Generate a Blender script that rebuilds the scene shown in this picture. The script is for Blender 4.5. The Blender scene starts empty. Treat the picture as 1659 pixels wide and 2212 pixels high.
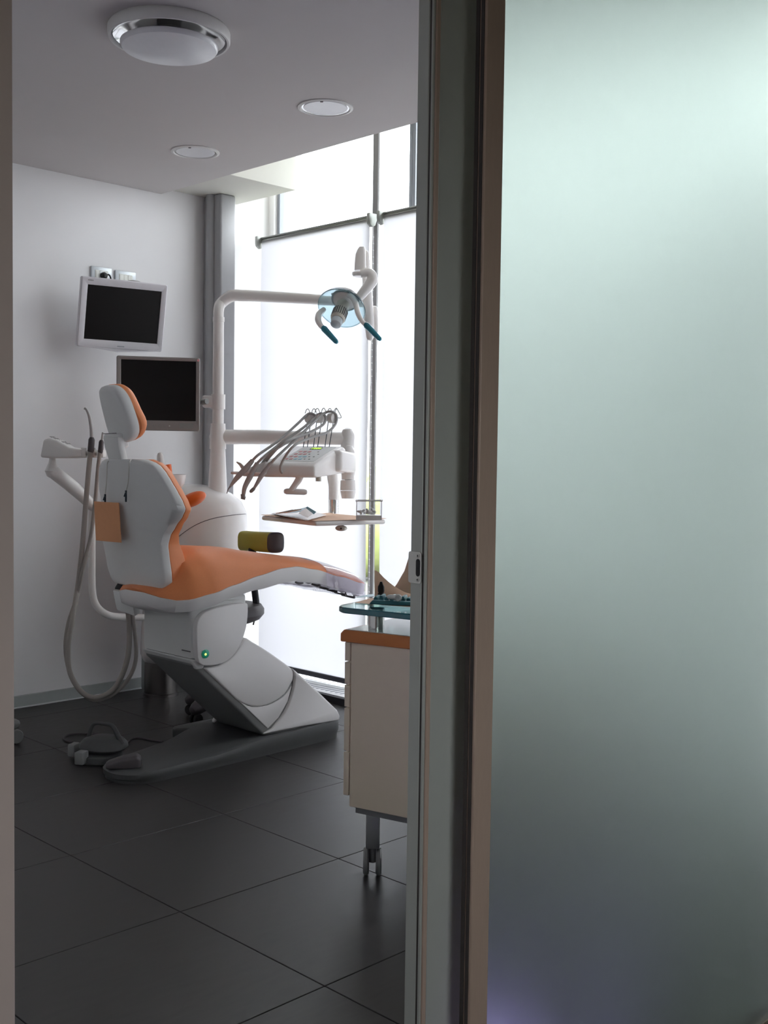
import bpy, bmesh, math, random
from mathutils import Vector, Matrix
random.seed(7)
PI = math.pi
S = bpy.context.scene
COL = S.collection

# ------------------------------------------------------------------ camera
IW, IH, FPX = 1659.0, 2212.0, 2396.0
CAM = Vector((0, 0, 1.27))
PITCH, ROLL, YAW = math.radians(2.785), math.radians(0.766), math.radians(45.155)
FW = Vector((math.sin(YAW)*math.cos(PITCH), math.cos(YAW)*math.cos(PITCH), -math.sin(PITCH)))
_rt = Vector((math.cos(YAW), -math.sin(YAW), 0)); _up = _rt.cross(FW)
RT = _rt*math.cos(ROLL) + _up*math.sin(ROLL)
UP = -_rt*math.sin(ROLL) + _up*math.cos(ROLL)
cd = bpy.data.cameras.new('camera'); cam = bpy.data.objects.new('camera', cd); COL.objects.link(cam)
cd.sensor_fit = 'VERTICAL'; cd.sensor_height = 36.0; cd.lens = 36.0*FPX/IH; cd.clip_start = 0.02
m = Matrix((RT, UP, -FW)).transposed().to_4x4(); m.translation = CAM
cam.matrix_world = m
S.camera = cam

# ------------------------------------------------------------------ world, light, exposure
S.view_settings.view_transform = 'Standard'
S.view_settings.look = 'None'
S.view_settings.gamma = 1.0
S.view_settings.exposure = 0.12
S.view_settings.use_curve_mapping = False
S.cycles.max_bounces = 6
S.cycles.diffuse_bounces = 4
S.cycles.glossy_bounces = 3
S.cycles.transmission_bounces = 4
S.cycles.use_adaptive_sampling = True
S.cycles.adaptive_threshold = 0.1
S.cycles.transparent_max_bounces = 12
S.cycles.sample_clamp_indirect = 6.0
S.cycles.caustics_refractive = True
S.cycles.caustics_reflective = False
SKY = 8.5
w = bpy.data.worlds.new('sky'); S.world = w; w.use_nodes = True
nt = w.node_tree; nt.nodes.clear()
wo = nt.nodes.new('ShaderNodeOutputWorld'); bg = nt.nodes.new('ShaderNodeBackground')
tc = nt.nodes.new('ShaderNodeTexCoord'); sx = nt.nodes.new('ShaderNodeSeparateXYZ')
cr = nt.nodes.new('ShaderNodeValToRGB')
cr.color_ramp.elements[0].position = 0.46; cr.color_ramp.elements[0].color = (0.13, 0.135, 0.12, 1)
cr.color_ramp.elements[1].position = 0.52; cr.color_ramp.elements[1].color = (0.93, 0.965, 1.0, 1)
ma = nt.nodes.new('ShaderNodeMath'); ma.operation = 'MULTIPLY_ADD'; ma.inputs[1].default_value = 0.5; ma.inputs[2].default_value = 0.5
nt.links.new(tc.outputs['Generated'], sx.inputs[0]); nt.links.new(sx.outputs['Z'], ma.inputs[0])
nt.links.new(ma.outputs[0], cr.inputs[0]); nt.links.new(cr.outputs[0], bg.inputs[0])
bg.inputs[1].default_value = SKY
nt.links.new(bg.outputs[0], wo.inputs[0])
pl = bpy.data.lights.new('window_portal', 'AREA'); pl.shape = 'RECTANGLE'; pl.size = 3.95; pl.size_y = 3.2
pl.cycles.is_portal = True
po = bpy.data.objects.new('window_portal', pl); COL.objects.link(po)
po.location = (4.36, 3.17, 1.66); po.rotation_euler = (PI/2, 0, PI/2)

pl2 = bpy.data.lights.new('corridor_portal', 'AREA'); pl2.shape = 'RECTANGLE'; pl2.size = 1.1; pl2.size_y = 1.15; pl2.cycles.is_portal = True
po2 = bpy.data.objects.new('corridor_portal', pl2); COL.objects.link(po2); po2.location = (0.25, -1.43, 1.4); po2.rotation_euler = (PI/2, 0, PI)

# ------------------------------------------------------------------ measuring helpers
def at(px, py, **k):
    v = FW + RT*((px-IW/2)/FPX) - UP*((py-IH/2)/FPX)
    (a, b), = k.items()
    if a == 'd': return CAM + v*b
    i = 'XYZ'.index(a)
    return CAM + v*((b-CAM[i])/v[i])
def pts(d, *ps):
    return [at(p[0], p[1], d=(p[2] if len(p) > 2 else d)) for p in ps]
def mm(px, d): return px*d/FPX
HR = Vector((RT.x, RT.y, 0)).normalized()      # horizontal, to the right of the view
HF = Vector((FW.x, FW.y, 0)).normalized()      # horizontal, into the view
ZU = Vector((0, 0, 1))

# ------------------------------------------------------------------ materials
MATS = {}
def M(name, col, rough=0.5, metal=0.0, var=0.04, scale=40.0, bump=0.0, spec=0.5, trans=0.0, ior=1.45, emit=None, estr=0.0, coat=0.0, stretch=(1, 1, 1), rvar=0.0):
    m = bpy.data.materials.new(name); m.use_nodes = True
    t = m.node_tree; p = t.nodes['Principled BSDF']
    tx = t.nodes.new('ShaderNodeTexCoord'); mp = t.nodes.new('ShaderNodeMapping')
    mp.inputs['Scale'].default_value = stretch
    no = t.nodes.new('ShaderNodeTexNoise'); no.inputs['Scale'].default_value = scale; no.inputs['Detail'].default_value = 5
    t.links.new(tx.outputs['Object'], mp.inputs[0]); t.links.new(mp.outputs[0], no.inputs['Vector'])
    mx = t.nodes.new('ShaderNodeMix'); mx.data_type = 'RGBA'
    mx.inputs[6].default_value = tuple(max(0, c*(1-var)) for c in col)+(1,)
    mx.inputs[7].default_value = tuple(min(1, c*(1+var)) for c in col)+(1,)
    t.links.new(no.outputs['Fac'], mx.inputs[0]); t.links.new(mx.outputs[2], p.inputs['Base Color'])
    p.inputs['Roughness'].default_value = rough; p.inputs['Metallic'].default_value = metal
    p.inputs['Specular IOR Level'].default_value = spec; p.inputs['IOR'].default_value = ior
    p.inputs['Transmission Weight'].default_value = trans; p.inputs['Coat Weight'].default_value = coat
    if rvar:
        mr = t.nodes.new('ShaderNodeMapRange'); mr.inputs[3].default_value = rough-rvar; mr.inputs[4].default_value = rough+rvar
        t.links.new(no.outputs['Fac'], mr.inputs[0]); t.links.new(mr.outputs[0], p.inputs['Roughness'])
    if bump:
        b = t.nodes.new('ShaderNodeBump'); b.inputs['Strength'].default_value = bump; b.inputs['Distance'].default_value = 0.002
        t.links.new(no.outputs['Fac'], b.inputs['Height']); t.links.new(b.outputs[0], p.inputs['Normal'])
    if emit:
        p.inputs['Emission Color'].default_value = emit+(1,); p.inputs['Emission Strength'].default_value = estr
    MATS[name] = m
    return m

def glass_thin(name, tint, refl=1.0):
    m = bpy.data.materials.new(name); m.use_nodes = True
    t = m.node_tree; t.nodes.clear()
    o = t.nodes.new('ShaderNodeOutputMaterial'); tr = t.nodes.new('ShaderNodeBsdfTransparent'); gl = t.nodes.new('ShaderNodeBsdfGlossy')
    lw = t.nodes.new('ShaderNodeLayerWeight'); lw.inputs[0].default_value = 0.5; mx = t.nodes.new('ShaderNodeMixShader')
    pw = t.nodes.new('ShaderNodeMath'); pw.operation = 'POWER'; pw.inputs[1].default_value = 4.0
    fr = t.nodes.new('ShaderNodeMath'); fr.operation = 'MULTIPLY_ADD'; fr.inputs[1].default_value = 0.9; fr.inputs[2].default_value = 0.035
    t.links.new(lw.outputs['Facing'], pw.inputs[0]); t.links.new(pw.outputs[0], fr.inputs[0])
    no = t.nodes.new('ShaderNodeTexNoise'); no.inputs['Scale'].default_value = 3
    rm = t.nodes.new('ShaderNodeMapRange'); rm.inputs[3].default_value = 0.01; rm.inputs[4].default_value = 0.04
    t.links.new(no.outputs['Fac'], rm.inputs[0]); t.links.new(rm.outputs[0], gl.inputs['Roughness'])
    tr.inputs[0].default_value = tint+(1,)
    t.links.new(fr.outputs[0], mx.inputs[0]); t.links.new(tr.outputs[0], mx.inputs[1]); t.links.new(gl.outputs[0], mx.inputs[2])
    t.links.new(mx.outputs[0], o.inputs[0]); MATS[name] = m
    return m

def fabric_blind(name):
    m = bpy.data.materials.new(name); m.use_nodes = True
    t = m.node_tree; t.nodes.clear()
    o = t.nodes.new('ShaderNodeOutputMaterial')
    df = t.nodes.new('ShaderNodeBsdfDiffuse'); tl = t.nodes.new('ShaderNodeBsdfTranslucent'); mx = t.nodes.new('ShaderNodeMixShader')
    tx = t.nodes.new('ShaderNodeTexCoord')
    w1 = t.nodes.new('ShaderNodeTexWave'); w1.bands_direction = 'Z'; w1.inputs['Scale'].default_value = 90; w1.inputs['Distortion'].default_value = 1.5
    w2 = t.nodes.new('ShaderNodeTexWave'); w2.bands_direction = 'Y'; w2.inputs['Scale'].default_value = 90; w2.inputs['Distortion'].default_value = 1.5
    ad = t.nodes.new('ShaderNodeMath'); ad.operation = 'ADD'
    t.links.new(tx.outputs['Object'], w1.inputs[0]); t.links.new(tx.outputs['Object'], w2.inputs[0])
    t.links.new(w1.outputs['Fac'], ad.inputs[0]); t.links.new(w2.outputs['Fac'], ad.inputs[1])
    mr = t.nodes.new('ShaderNodeMapRange'); mr.inputs[2].default_value = 2.0; mr.inputs[3].default_value = 0.78; mr.inputs[4].default_value = 0.84
    t.links.new(ad.outputs[0], mr.inputs[0]); t.links.new(mr.outputs[0], mx.inputs[0])
    df.inputs[0].default_value = (0.75, 0.73, 0.73, 1); tl.inputs[0].default_value = (0.645, 0.64, 0.665, 1)
    t.links.new(df.outputs[0], mx.inputs[1]); t.links.new(tl.outputs[0], mx.inputs[2]); t.links.new(mx.outputs[0], o.inputs[0])
    MATS[name] = m
    return m

M('wall', (0.855, 0.845, 0.845), 0.75, var=0.015, scale=6, bump=0.02, spec=0.2)
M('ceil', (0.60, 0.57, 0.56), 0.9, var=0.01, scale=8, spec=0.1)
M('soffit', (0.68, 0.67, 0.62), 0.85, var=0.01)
M('column', (0.36, 0.36, 0.37), 0.5, var=0.03)
M('grout', (0.012, 0.011, 0.011), 0.8)
M('tile', (0.038, 0.0355, 0.0345), 0.42, var=0.75, scale=9, bump=0.05, stretch=(1.2, 5, 1), rvar=0.10)
M('skirting', (0.42, 0.45, 0.44), 0.45)
M('skirting_bead', (0.72, 0.74, 0.74), 0.4)
M('frame_metal', (0.40, 0.41, 0.40), 0.45, 0.3)
M('post_grey', (0.30, 0.295, 0.30), 0.65)
M('frame_thin', (0.30, 0.32, 0.36), 0.45, 0.2)
M('sill', (0.05, 0.05, 0.06), 0.5)
M('grille', (0.80, 0.80, 0.82), 0.5)
glass_thin('pane', (0.97, 0.98, 0.98))
glass_thin('door_glass', (0.88, 0.92, 0.90))
fabric_blind('blind')
M('roller', (0.34, 0.35, 0.33), 0.4, 0.4)
M('beige', (0.42, 0.345, 0.31), 0.7, var=0.02)
M('door_metal', (0.41, 0.425, 0.395), 0.5, 0.15, var=0.03)
M('door_wood', (0.42, 0.315, 0.25), 0.5, var=0.06, stretch=(8, 8, 1))
M('door_dark', (0.05, 0.042, 0.038), 0.6)
M('steel', (0.55, 0.54, 0.50), 0.35, 0.9)
M('black', (0.006, 0.006, 0.006), 0.5)
M('frosted', (0.74, 0.785, 0.75), 0.57, trans=1.0, ior=1.35, var=0.02, spec=0.3)
M('shell', (0.76, 0.765, 0.75), 0.42, var=0.015)
M('shell_white', (0.83, 0.81, 0.80), 0.3, var=0.01, coat=0.2)
M('unit_white', (0.87, 0.835, 0.81), 0.25, var=0.01, coat=0.3)
M('orange', (0.80, 0.27, 0.10), 0.46, var=0.05, scale=160, bump=0.05)
M('grey_metal', (0.27, 0.275, 0.27), 0.5, var=0.06, scale=120)
M('base_grey', (0.085, 0.088, 0.088), 0.5, var=0.08, scale=90)
M('dark_plastic', (0.02, 0.02, 0.022), 0.5)
M('hose', (0.36, 0.33, 0.30), 0.55)
M('hose_light', (0.44, 0.43, 0.42), 0.5)
M('pipe_white', (0.78, 0.76, 0.73), 0.35)
M('screen', (0.008, 0.007, 0.007), 0.35, spec=0.25)
M('mon_white', (0.70, 0.68, 0.71), 0.4)
M('mon_silver', (0.30, 0.275, 0.265), 0.4, 0.2)
M('chrome', (0.75, 0.74, 0.72), 0.12, 1.0)
M('cup_orange', (0.90, 0.16, 0.02), 0.4)
M('amber', (0.90, 0.22, 0.05), 0.15, trans=0.35)
M('yellow', (0.46, 0.43, 0.05), 0.55, var=0.06, scale=150, bump=0.04)
M('end_grey', (0.09, 0.08, 0.085), 0.5)
M('paper', (0.82, 0.56, 0.40), 0.8, var=0.03)
M('bib', (0.78, 0.38, 0.19), 0.8, var=0.05)
M('pouch_blue', (0.26, 0.50, 0.62), 0.35, var=0.15, scale=25)
M('pouch_clear', (0.80, 0.72, 0.68), 0.25, var=0.2, scale=70)
glass_thin('acrylic', (0.985, 0.985, 0.985))
glass_thin('plastic_film', (0.90, 0.88, 0.92))
M('cotton', (0.85, 0.84, 0.82), 0.9, bump=0.3, scale=200)
M('cab_cream', (0.88, 0.75, 0.57), 0.5, var=0.012)
M('cab_edge', (0.62, 0.21, 0.06), 0.45)
M('cab_top', (0.74, 0.70, 0.68), 0.16)
M('caster', (0.30, 0.30, 0.30), 0.4, 0.2)
M('shelf_glass', (0.55, 0.86, 0.84), 0.02, trans=1.0, ior=1.5, var=0.0)
M('shelf_edge', (0.02, 0.17, 0.20), 0.08, spec=0.8, coat=0.6, var=0.3, scale=9, stretch=(1, 1, 0.2))
M('teal_tray', (0.05, 0.20, 0.23), 0.4)
M('lamp_blue', (0.66, 0.86, 0.95), 0.06, trans=0.93, ior=1.25, var=0.1, scale=12)
M('grip_blue', (0.02, 0.22, 0.30), 0.2, coat=0.3)
M('lens', (0.86, 0.93, 1.0), 0.12, trans=0.45)
M('rib_grey', (0.55, 0.52, 0.46), 0.3, 0.3)
M('key_red', (0.72, 0.33, 0.34), 0.5); M('key_blue', (0.38, 0.62, 0.70), 0.5); M('key_grey', (0.30, 0.29, 0.28), 0.5)
M('led', (0.1, 0.3, 0.02), 0.5, emit=(0.55, 1.0, 0.05), estr=1.6)
M('led_back', (0.03, 0.06, 0.01), 0.4)
M('green_glow', (0.01, 0.22, 0.17), 0.2, emit=(0.05, 0.6, 0.35), estr=0.10)
M('dark_chrome', (0.22, 0.205, 0.195), 0.28, 1.0)
M('green_dot', (0.6, 0.9, 0.1), 0.3, emit=(0.7, 1.0, 0.15), estr=1.6)
M('fix_white', (0.74, 0.73, 0.71), 0.5)
M('diffuser', (0.80, 0.80, 0.82), 0.35, coat=0.2)
M('mirror', (0.72, 0.72, 0.72), 0.12, 1.0)
M('socket_plate', (0.62, 0.66, 0.69), 0.35, 0.2)
M('socket_white', (0.85, 0.86, 0.80), 0.4)
M('clip', (0.05, 0.07, 0.08), 0.3, 0.8)
M('cord', (0.66, 0.65, 0.60), 0.5)
M('foliage', (0.36, 0.40, 0.16), 0.8, var=0.5, scale=6)
M('outside', (0.22, 0.22, 0.20), 0.9)
M('violet_led', (0.5, 0.4, 0.9), 0.4, emit=(0.55, 0.42, 1.0), estr=180.0)
M('warm_fill', (0.9, 0.8, 0.7), 0.4, emit=(1.0, 0.88, 0.78), estr=5.0)

# ------------------------------------------------------------------ mesh helpers
ORG = {}
def B(): return bmesh.new()
def merge(bm, other):
    me = bpy.data.meshes.new('tmp'); other.to_mesh(me); bm.from_mesh(me); bpy.data.meshes.remove(me); other.free()
def bevel(bm, w, seg=2, ang=0.5):
    es = [e for e in bm.edges if len(e.link_faces) == 2 and e.calc_face_angle(0) > ang]
    if es and w > 0:
        bmesh.ops.bevel(bm, geom=es, offset=w, segments=seg, affect='EDGES', profile=0.5, clamp_overlap=True)
def box(bm, lo, hi, bev=0.0, seg=2, mat=None):
    t = B(); bmesh.ops.create_cube(t, size=1)
    lo, hi = Vector(lo), Vector(hi); c = (lo+hi)/2; s = hi-lo
    for v in t.verts: v.co = Vector((v.co.x*s.x, v.co.y*s.y, v.co.z*s.z))
    bevel(t, bev, seg)
    for v in t.verts:
        v.co = (mat @ (v.co + c)) if mat else v.co + c
    merge(bm, t)
def obox(bm, c, ax, size, bev=0.0, seg=2):
    """box with centre c along axes ax (three unit vectors)"""
    t = B(); bmesh.ops.create_cube(t, size=1)
    for v in t.verts: v.co = Vector((v.co.x*size[0], v.co.y*size[1], v.co.z*size[2]))
    bevel(t, bev, seg)
    for v in t.verts: v.co = c + ax[0]*v.co.x + ax[1]*v.co.y + ax[2]*v.co.z
    merge(bm, t)
def prism(bm, poly, ext, bev=0.0, seg=2):
    t = B(); ext = Vector(ext)
    a = [t.verts.new(Vector(p)) for p in poly]; b = [t.verts.new(Vector(p)+ext) for p in poly]
    n = len(a); t.faces.new(a[::-1]); t.faces.new(b)
    for i in range(n): t.faces.new((a[i], a[(i+1) % n], b[(i+1) % n], b[i]))
    bmesh.ops.recalc_face_normals(t, faces=t.faces); bevel(t, bev, seg, 0.6); merge(bm, t)
def cr_spline(ps, k=6):
    ps = [Vector(p) for p in ps]; out = []
    q = [ps[0]*2-ps[1]] + ps + [ps[-1]*2-ps[-2]]
    for i in range(1, len(q)-2):
        p0, p1, p2, p3 = q[i-1:i+3]
        for j in range(k):
            t = j/k
            out.append(0.5*((2*p1)+(p2-p0)*t+(2*p0-5*p1+4*p2-p3)*t*t+(3*p1-p0-3*p2+p3)*t*t*t))
    out.append(ps[-1]); return out
def lerp_list(r, n):
    if not isinstance(r, (list, tuple)): return [r]*n
    out = []
    for i in range(n):
        t = i/(n-1)*(len(r)-1); a = min(int(t), len(r)-2); out.append(r[a]+(r[a+1]-r[a])*(t-a))
    return out
def tube(bm, ps, r, n=12, k=6, smooth=True, caps=True, flat=None, rnd=False):
    P = cr_spline(ps, k) if smooth and len(ps) > 2 else [Vector(p) for p in ps]
    R = lerp_list(r, len(P))
    if rnd:                                  # rounded ends
        d0 = (P[0]-P[1]).normalized(); d1 = (P[-1]-P[-2]).normalized()
        r0, r1 = R[0], R[-1]
        P = [P[0]+d0*r0*0.98, P[0]+d0*r0*0.75] + P + [P[-1]+d1*r1*0.75, P[-1]+d1*r1*0.98]
        R = [r0*0.2, r0*0.66] + R + [r1*0.66, r1*0.2]
    t = (P[1]-P[0]).normalized(); u = t.orthogonal().normalized() if not flat else (flat - t*flat.dot(t)).normalized()
    rings = []
    for i, p in enumerate(P):
        tn = ((P[min(i+1, len(P)-1)]-P[max(i-1, 0)])).normalized()
        u = (u - tn*u.dot(tn)).normalized(); v = tn.cross(u)
        rings.append([bm.verts.new(p+(u*math.cos(a)+v*math.sin(a))*R[i]) for a in [2*PI*j/n for j in range(n)]])
    for a, b in zip(rings, rings[1:]):
        for j in range(n): bm.faces.new((a[j], a[(j+1) % n], b[(j+1) % n], b[j]))
    if caps: bm.faces.new(rings[0][::-1]); bm.faces.new(rings[-1])
def lathe(bm, prof, o, ax=ZU, n=28, close=True):
    ax = Vector(ax).normalized(); u = ax.orthogonal().normalized(); v = ax.cross(u); rings = []
    for r, h in prof:
        c = Vector(o)+ax*h
        if r < 1e-6: rings.append([bm.verts.new(c)])
        else: rings.append([bm.verts.new(c+(u*math.cos(2*PI*j/n)+v*math.sin(2*PI*j/n))*r) for j in range(n)])
    for a, b in zip(rings, rings[1:]):
        for j in range(n):
            if len(a) == 1 and len(b) == 1: continue
            if len(a) == 1: bm.faces.new((a[0], b[(j+1) % n], b[j]))
            elif len(b) == 1: bm.faces.new((a[j], a[(j+1) % n], b[0]))
            else: bm.faces.new((a[j], a[(j+1) % n], b[(j+1) % n], b[j]))
    if close:
        if len(rings[0]) > 1: bm.faces.new(rings[0][::-1])
        if len(rings[-1]) > 1: bm.faces.new(rings[-1])
    bmesh.ops.recalc_face_normals(bm, faces=bm.faces)
def loft(bm, loops, caps=True):
    R = [[bm.verts.new(Vector(p)) for p in l] for l in loops]; n = len(R[0])
    for a, b in zip(R, R[1:]):
        for j in range(n): bm.faces.new((a[j], a[(j+1) % n], b[(j+1) % n], b[j]))
    if caps: bm.faces.new(R[0][::-1]); bm.faces.new(R[-1])
    bmesh.ops.recalc_face_normals(bm, faces=bm.faces)
def slab(bm, grid_a, grid_b):
    """closed solid between two equally sized point grids"""
    nu, nv = len(grid_a), len(grid_a[0])
    A = [[bm.verts.new(p) for p in r] for r in grid_a]; C = [[bm.verts.new(p) for p in r] for r in grid_b]
    for i in range(nu-1):
        for j in range(nv-1):
            bm.faces.new((A[i][j], A[i+1][j], A[i+1][j+1], A[i][j+1]))
            bm.faces.new((C[i][j], C[i][j+1], C[i+1][j+1], C[i+1][j]))
    for i in range(nu-1):
        bm.faces.new((A[i][0], C[i][0], C[i+1][0], A[i+1][0])); bm.faces.new((A[i][-1], A[i+1][-1], C[i+1][-1], C[i][-1]))
    for j in range(nv-1):
        bm.faces.new((A[0][j], A[0][j+1], C[0][j+1], C[0][j])); bm.faces.new((A[-1][j], C[-1][j], C[-1][j+1], A[-1][j+1]))
    bmesh.ops.recalc_face_normals(bm, faces=bm.faces)
def super_loop(c, rx, ry, z, n=32, e=2.6, ux=Vector((1, 0, 0)), uy=Vector((0, 1, 0))):
    out = []
    for j in range(n):
        a = 2*PI*j/n; ca, sa = math.cos(a), math.sin(a)
        out.append(Vector((c[0], c[1], z)) + ux*(rx*math.copysign(abs(ca)**(2/e), ca)) + uy*(ry*math.copysign(abs(sa)**(2/e), sa)))
    return out

def obj(name, bm, mat, parent=None, ang=38, label=None):
    me = bpy.data.meshes.new(name)
    if parent is None:
        xs = [v.co for v in bm.verts]
        lo = Vector((min(v.x for v in xs), min(v.y for v in xs), min(v.z for v in xs)))
        hi = Vector((max(v.x for v in xs), max(v.y for v in xs), max(v.z for v in xs)))
        org = Vector(((lo.x+hi.x)/2, (lo.y+hi.y)/2, lo.z))
    else: org = ORG[parent.name]
    for v in bm.verts: v.co -= org
    bm.to_mesh(me); bm.free()
    me.polygons.foreach_set('use_smooth', [True]*len(me.polygons)); me.set_sharp_from_angle(angle=math.radians(ang))
    me.materials.append(MATS[mat])
    o = bpy.data.objects.new(name, me); COL.objects.link(o)
    ORG[o.name] = org
    if parent is None: o.location = org
    else: o.parent = parent
    if label: o['label'] = label
    return o
def thing(name, label, cat, loc, group=None):
    o = bpy.data.objects.new(name, None); COL.objects.link(o); o.empty_display_size = 0.05
    o.location = loc; ORG[o.name] = Vector(loc); o['label'] = label; o['category'] = cat
    if group: o['group'] = group
    return o
def tag(o, label, cat, group=None):
    o['label'] = label; o['category'] = cat
    if group: o['group'] = group
    return o
def struct(name, bm, mat, label, cat, parent=None):
    o = obj(name, bm, mat, parent)
    if parent is None: o['kind'] = 'structure'; o['label'] = label; o['category'] = cat
    return o
def sbox(name, lo, hi, mat, label=None, cat=None, parent=None, bev=0.0):
    b = B(); box(b, lo, hi, bev); return struct(name, b, mat, label, cat, parent)

# ================================================================== the room
YB, ZC, XE, XW = 5.155, 2.68, 3.44, 4.19
XL = 0.15
# floor: dark joint bed and single tiles
floor = sbox('floor', (-1.3, -1.4, -0.08), (4.6, YB+0.15, -0.004), 'grout', 'dark grey large square tile floor', 'floor')
def tile_mesh(sx, sy):
    b = B(); box(b, (-sx/2, -sy/2, -0.008), (sx/2, sy/2, 0.0), 0.0012, 1)
    me = bpy.data.meshes.new('tile'); b.to_mesh(me); b.free(); me.materials.append(MATS['tile']); return me
FULL = tile_mesh(0.5975, 0.5975)
gx = [1.76+0.6*k for k in range(-5, 5)]; gy = [2.53+0.6*k for k in range(-7, 6)]
for x in gx:
    for y in gy:
        x0, x1, y0, y1 = max(x, -1.2), min(x+0.6, 4.15), max(y, -1.3), min(y+0.6, YB)
        if x1-x0 < 0.02 or y1-y0 < 0.02: continue
        full = abs(x1-x0-0.6) < 1e-4 and abs(y1-y0-0.6) < 1e-4
        o = bpy.data.objects.new('tile', FULL if full else tile_mesh(x1-x0-0.0025, y1-y0-0.0025)); COL.objects.link(o)
        o.parent = floor; o.location = Vector(((x0+x1)/2, (y0+y1)/2, 0)) - ORG['floor']
sbox('wall_back', (XL-0.1, YB, 0), (4.4, YB+0.14, 3.4), 'wall', 'plain white wall behind the two monitors', 'wall')
sbox('wall_left', (XL-0.12, 1.20, 0), (XL, YB, 2.9), 'wall', 'white side wall hidden left of the doorway', 'wall')
b = B(); box(b, (XL, YB-0.014, 0.006), (3.72, YB, 0.062), 0.002, 1)
bb = struct('baseboard_back', b, 'skirting', 'grey-green skirting strip along the white wall', 'baseboard')
b = B(); box(b, (XL, YB-0.018, 0), (3.72, YB, 0.007), 0.001, 1); obj('bead', b, 'skirting_bead', bb)
# ceiling, light slot beside the window and the corner block
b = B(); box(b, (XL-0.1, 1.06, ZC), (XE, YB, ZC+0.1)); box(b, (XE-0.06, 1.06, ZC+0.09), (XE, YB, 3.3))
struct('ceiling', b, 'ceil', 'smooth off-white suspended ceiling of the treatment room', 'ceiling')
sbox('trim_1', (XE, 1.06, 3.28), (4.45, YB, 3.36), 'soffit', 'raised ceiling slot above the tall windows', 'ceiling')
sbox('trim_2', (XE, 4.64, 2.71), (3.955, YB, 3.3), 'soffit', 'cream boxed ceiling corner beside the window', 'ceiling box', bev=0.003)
b = B(); box(b, (3.718, 4.992, 0), (3.823, YB, 2.71), 0.012, 3)
co = struct('trim_3', b, 'column', 'slim grey pillar between the white wall and the window', 'pillar')
b = B(); tube(b, [(3.712, 5.075, 0.0), (3.712, 5.075, 2.71)], 0.026, 14); obj('pipe', b, 'column', co)
# window side
b = B(); box(b, (3.845, 1.2, 0), (4.42, YB, 0.038), 0.003, 1)
pln = struct('trim_4', b, 'sill', 'low dark plinth under the windows', 'sill')
b = B(); box(b, (3.862, 1.25, 0.036), (4.17, YB, 0.0415), 0.001, 1); gr = obj('grille', b, 'grille', pln)
for i in range(60):
    y = 2.9+i*0.0375
    b = B(); box(b, (3.90, y, 0.0412), (4.13, y+0.012, 0.0425)); obj('grille_slot', b, 'frame_thin', gr)
struct('wall_window', (lambda q: (box(q, (XW, YB-0.045, 0), (4.4, YB, 3.3)), box(q, (XW, 1.06, 3.24), (4.4, YB, 3.3)), box(q, (XW, 1.06, 0), (4.4, 1.22, 3.3)), q)[-1])(B()), 'wall', 'white reveal around the tall windows', 'wall')
ys = [5.11, 4.02, 2.98, 1.96, 1.22]
for i in range(4):
    y1, y0 = ys[i], ys[i+1]
    wn = bpy.data.objects.new('window_%d' % (i+1), None); COL.objects.link(wn); wn.location = (4.24, (y0+y1)/2, 0.04); ORG[wn.name] = Vector(wn.location)
    wn['kind'] = 'structure'; wn['category'] = 'window'
    wn['label'] = ['tall window beside the corner, left blind hangs before it', 'tall window partly cut off by the door stile', 'tall window behind the clear end of the frosted panel', 'tall window nearest the corridor behind frosted glass'][i]
    b = B()
    for ya in (y0, y1-0.022):
        box(b, (4.215, ya, 0.04), (4.265, ya+0.022, 3.24), 0.002, 1)
    obj('jamb', b, 'frame_thin', wn)
    for za, zb, nm in ((0.04, 0.075, 'bottom_rail'), (3.20, 3.24, 'top_rail')):
        b = B(); box(b, (4.215, y0+0.022, za), (4.265, y1-0.022, zb), 0.002, 1); obj(nm, b, 'frame_thin', wn)
    b = B(); box(b, (4.236, y0+0.02, 0.07), (4.244, y1-0.02, 3.205)); obj('pane', b, 'pane', wn)
# grey posts standing between the blinds
for i, y in enumerate((4.160, 3.10, 2.08)):
    b = B(); box(b, (4.085, y-0.019, 0.04), (4.100, y+0.019, 3.28), 0.002, 1)
    o = struct('trim_%d' % (5+i), b, 'post_grey', ['grey upright post between the two visible blinds', 'grey upright post hidden behind the door stile', 'grey upright post far behind the frosted panel'][i], 'post')
# outside ground and hedge seen in slivers beside the blinds
sbox('ground_outside', (4.6, -12, -0.3), (40, 30, -0.2), 'outside', 'pale paved ground outside the windows', 'ground')
b = B()
for i in range(46):
    y = 3.4+i*0.2+random.uniform(-.1, .1); x = 9.5+random.uniform(-.4, .4); r = random.uniform(.35, .6)
    z = random.uniform(0.1, 1.0)
    t = B(); bmesh.ops.create_icosphere(t, subdivisions=2, radius=r)
    for v in t.verts: v.co = v.co*random.uniform(.82, 1.12)+Vector((x, y, z))
    merge(b, t)
h = obj('hedge', b, 'foliage'); tag(h, 'green hedge outside, seen in the slit beside the post', 'hedge')

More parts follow.
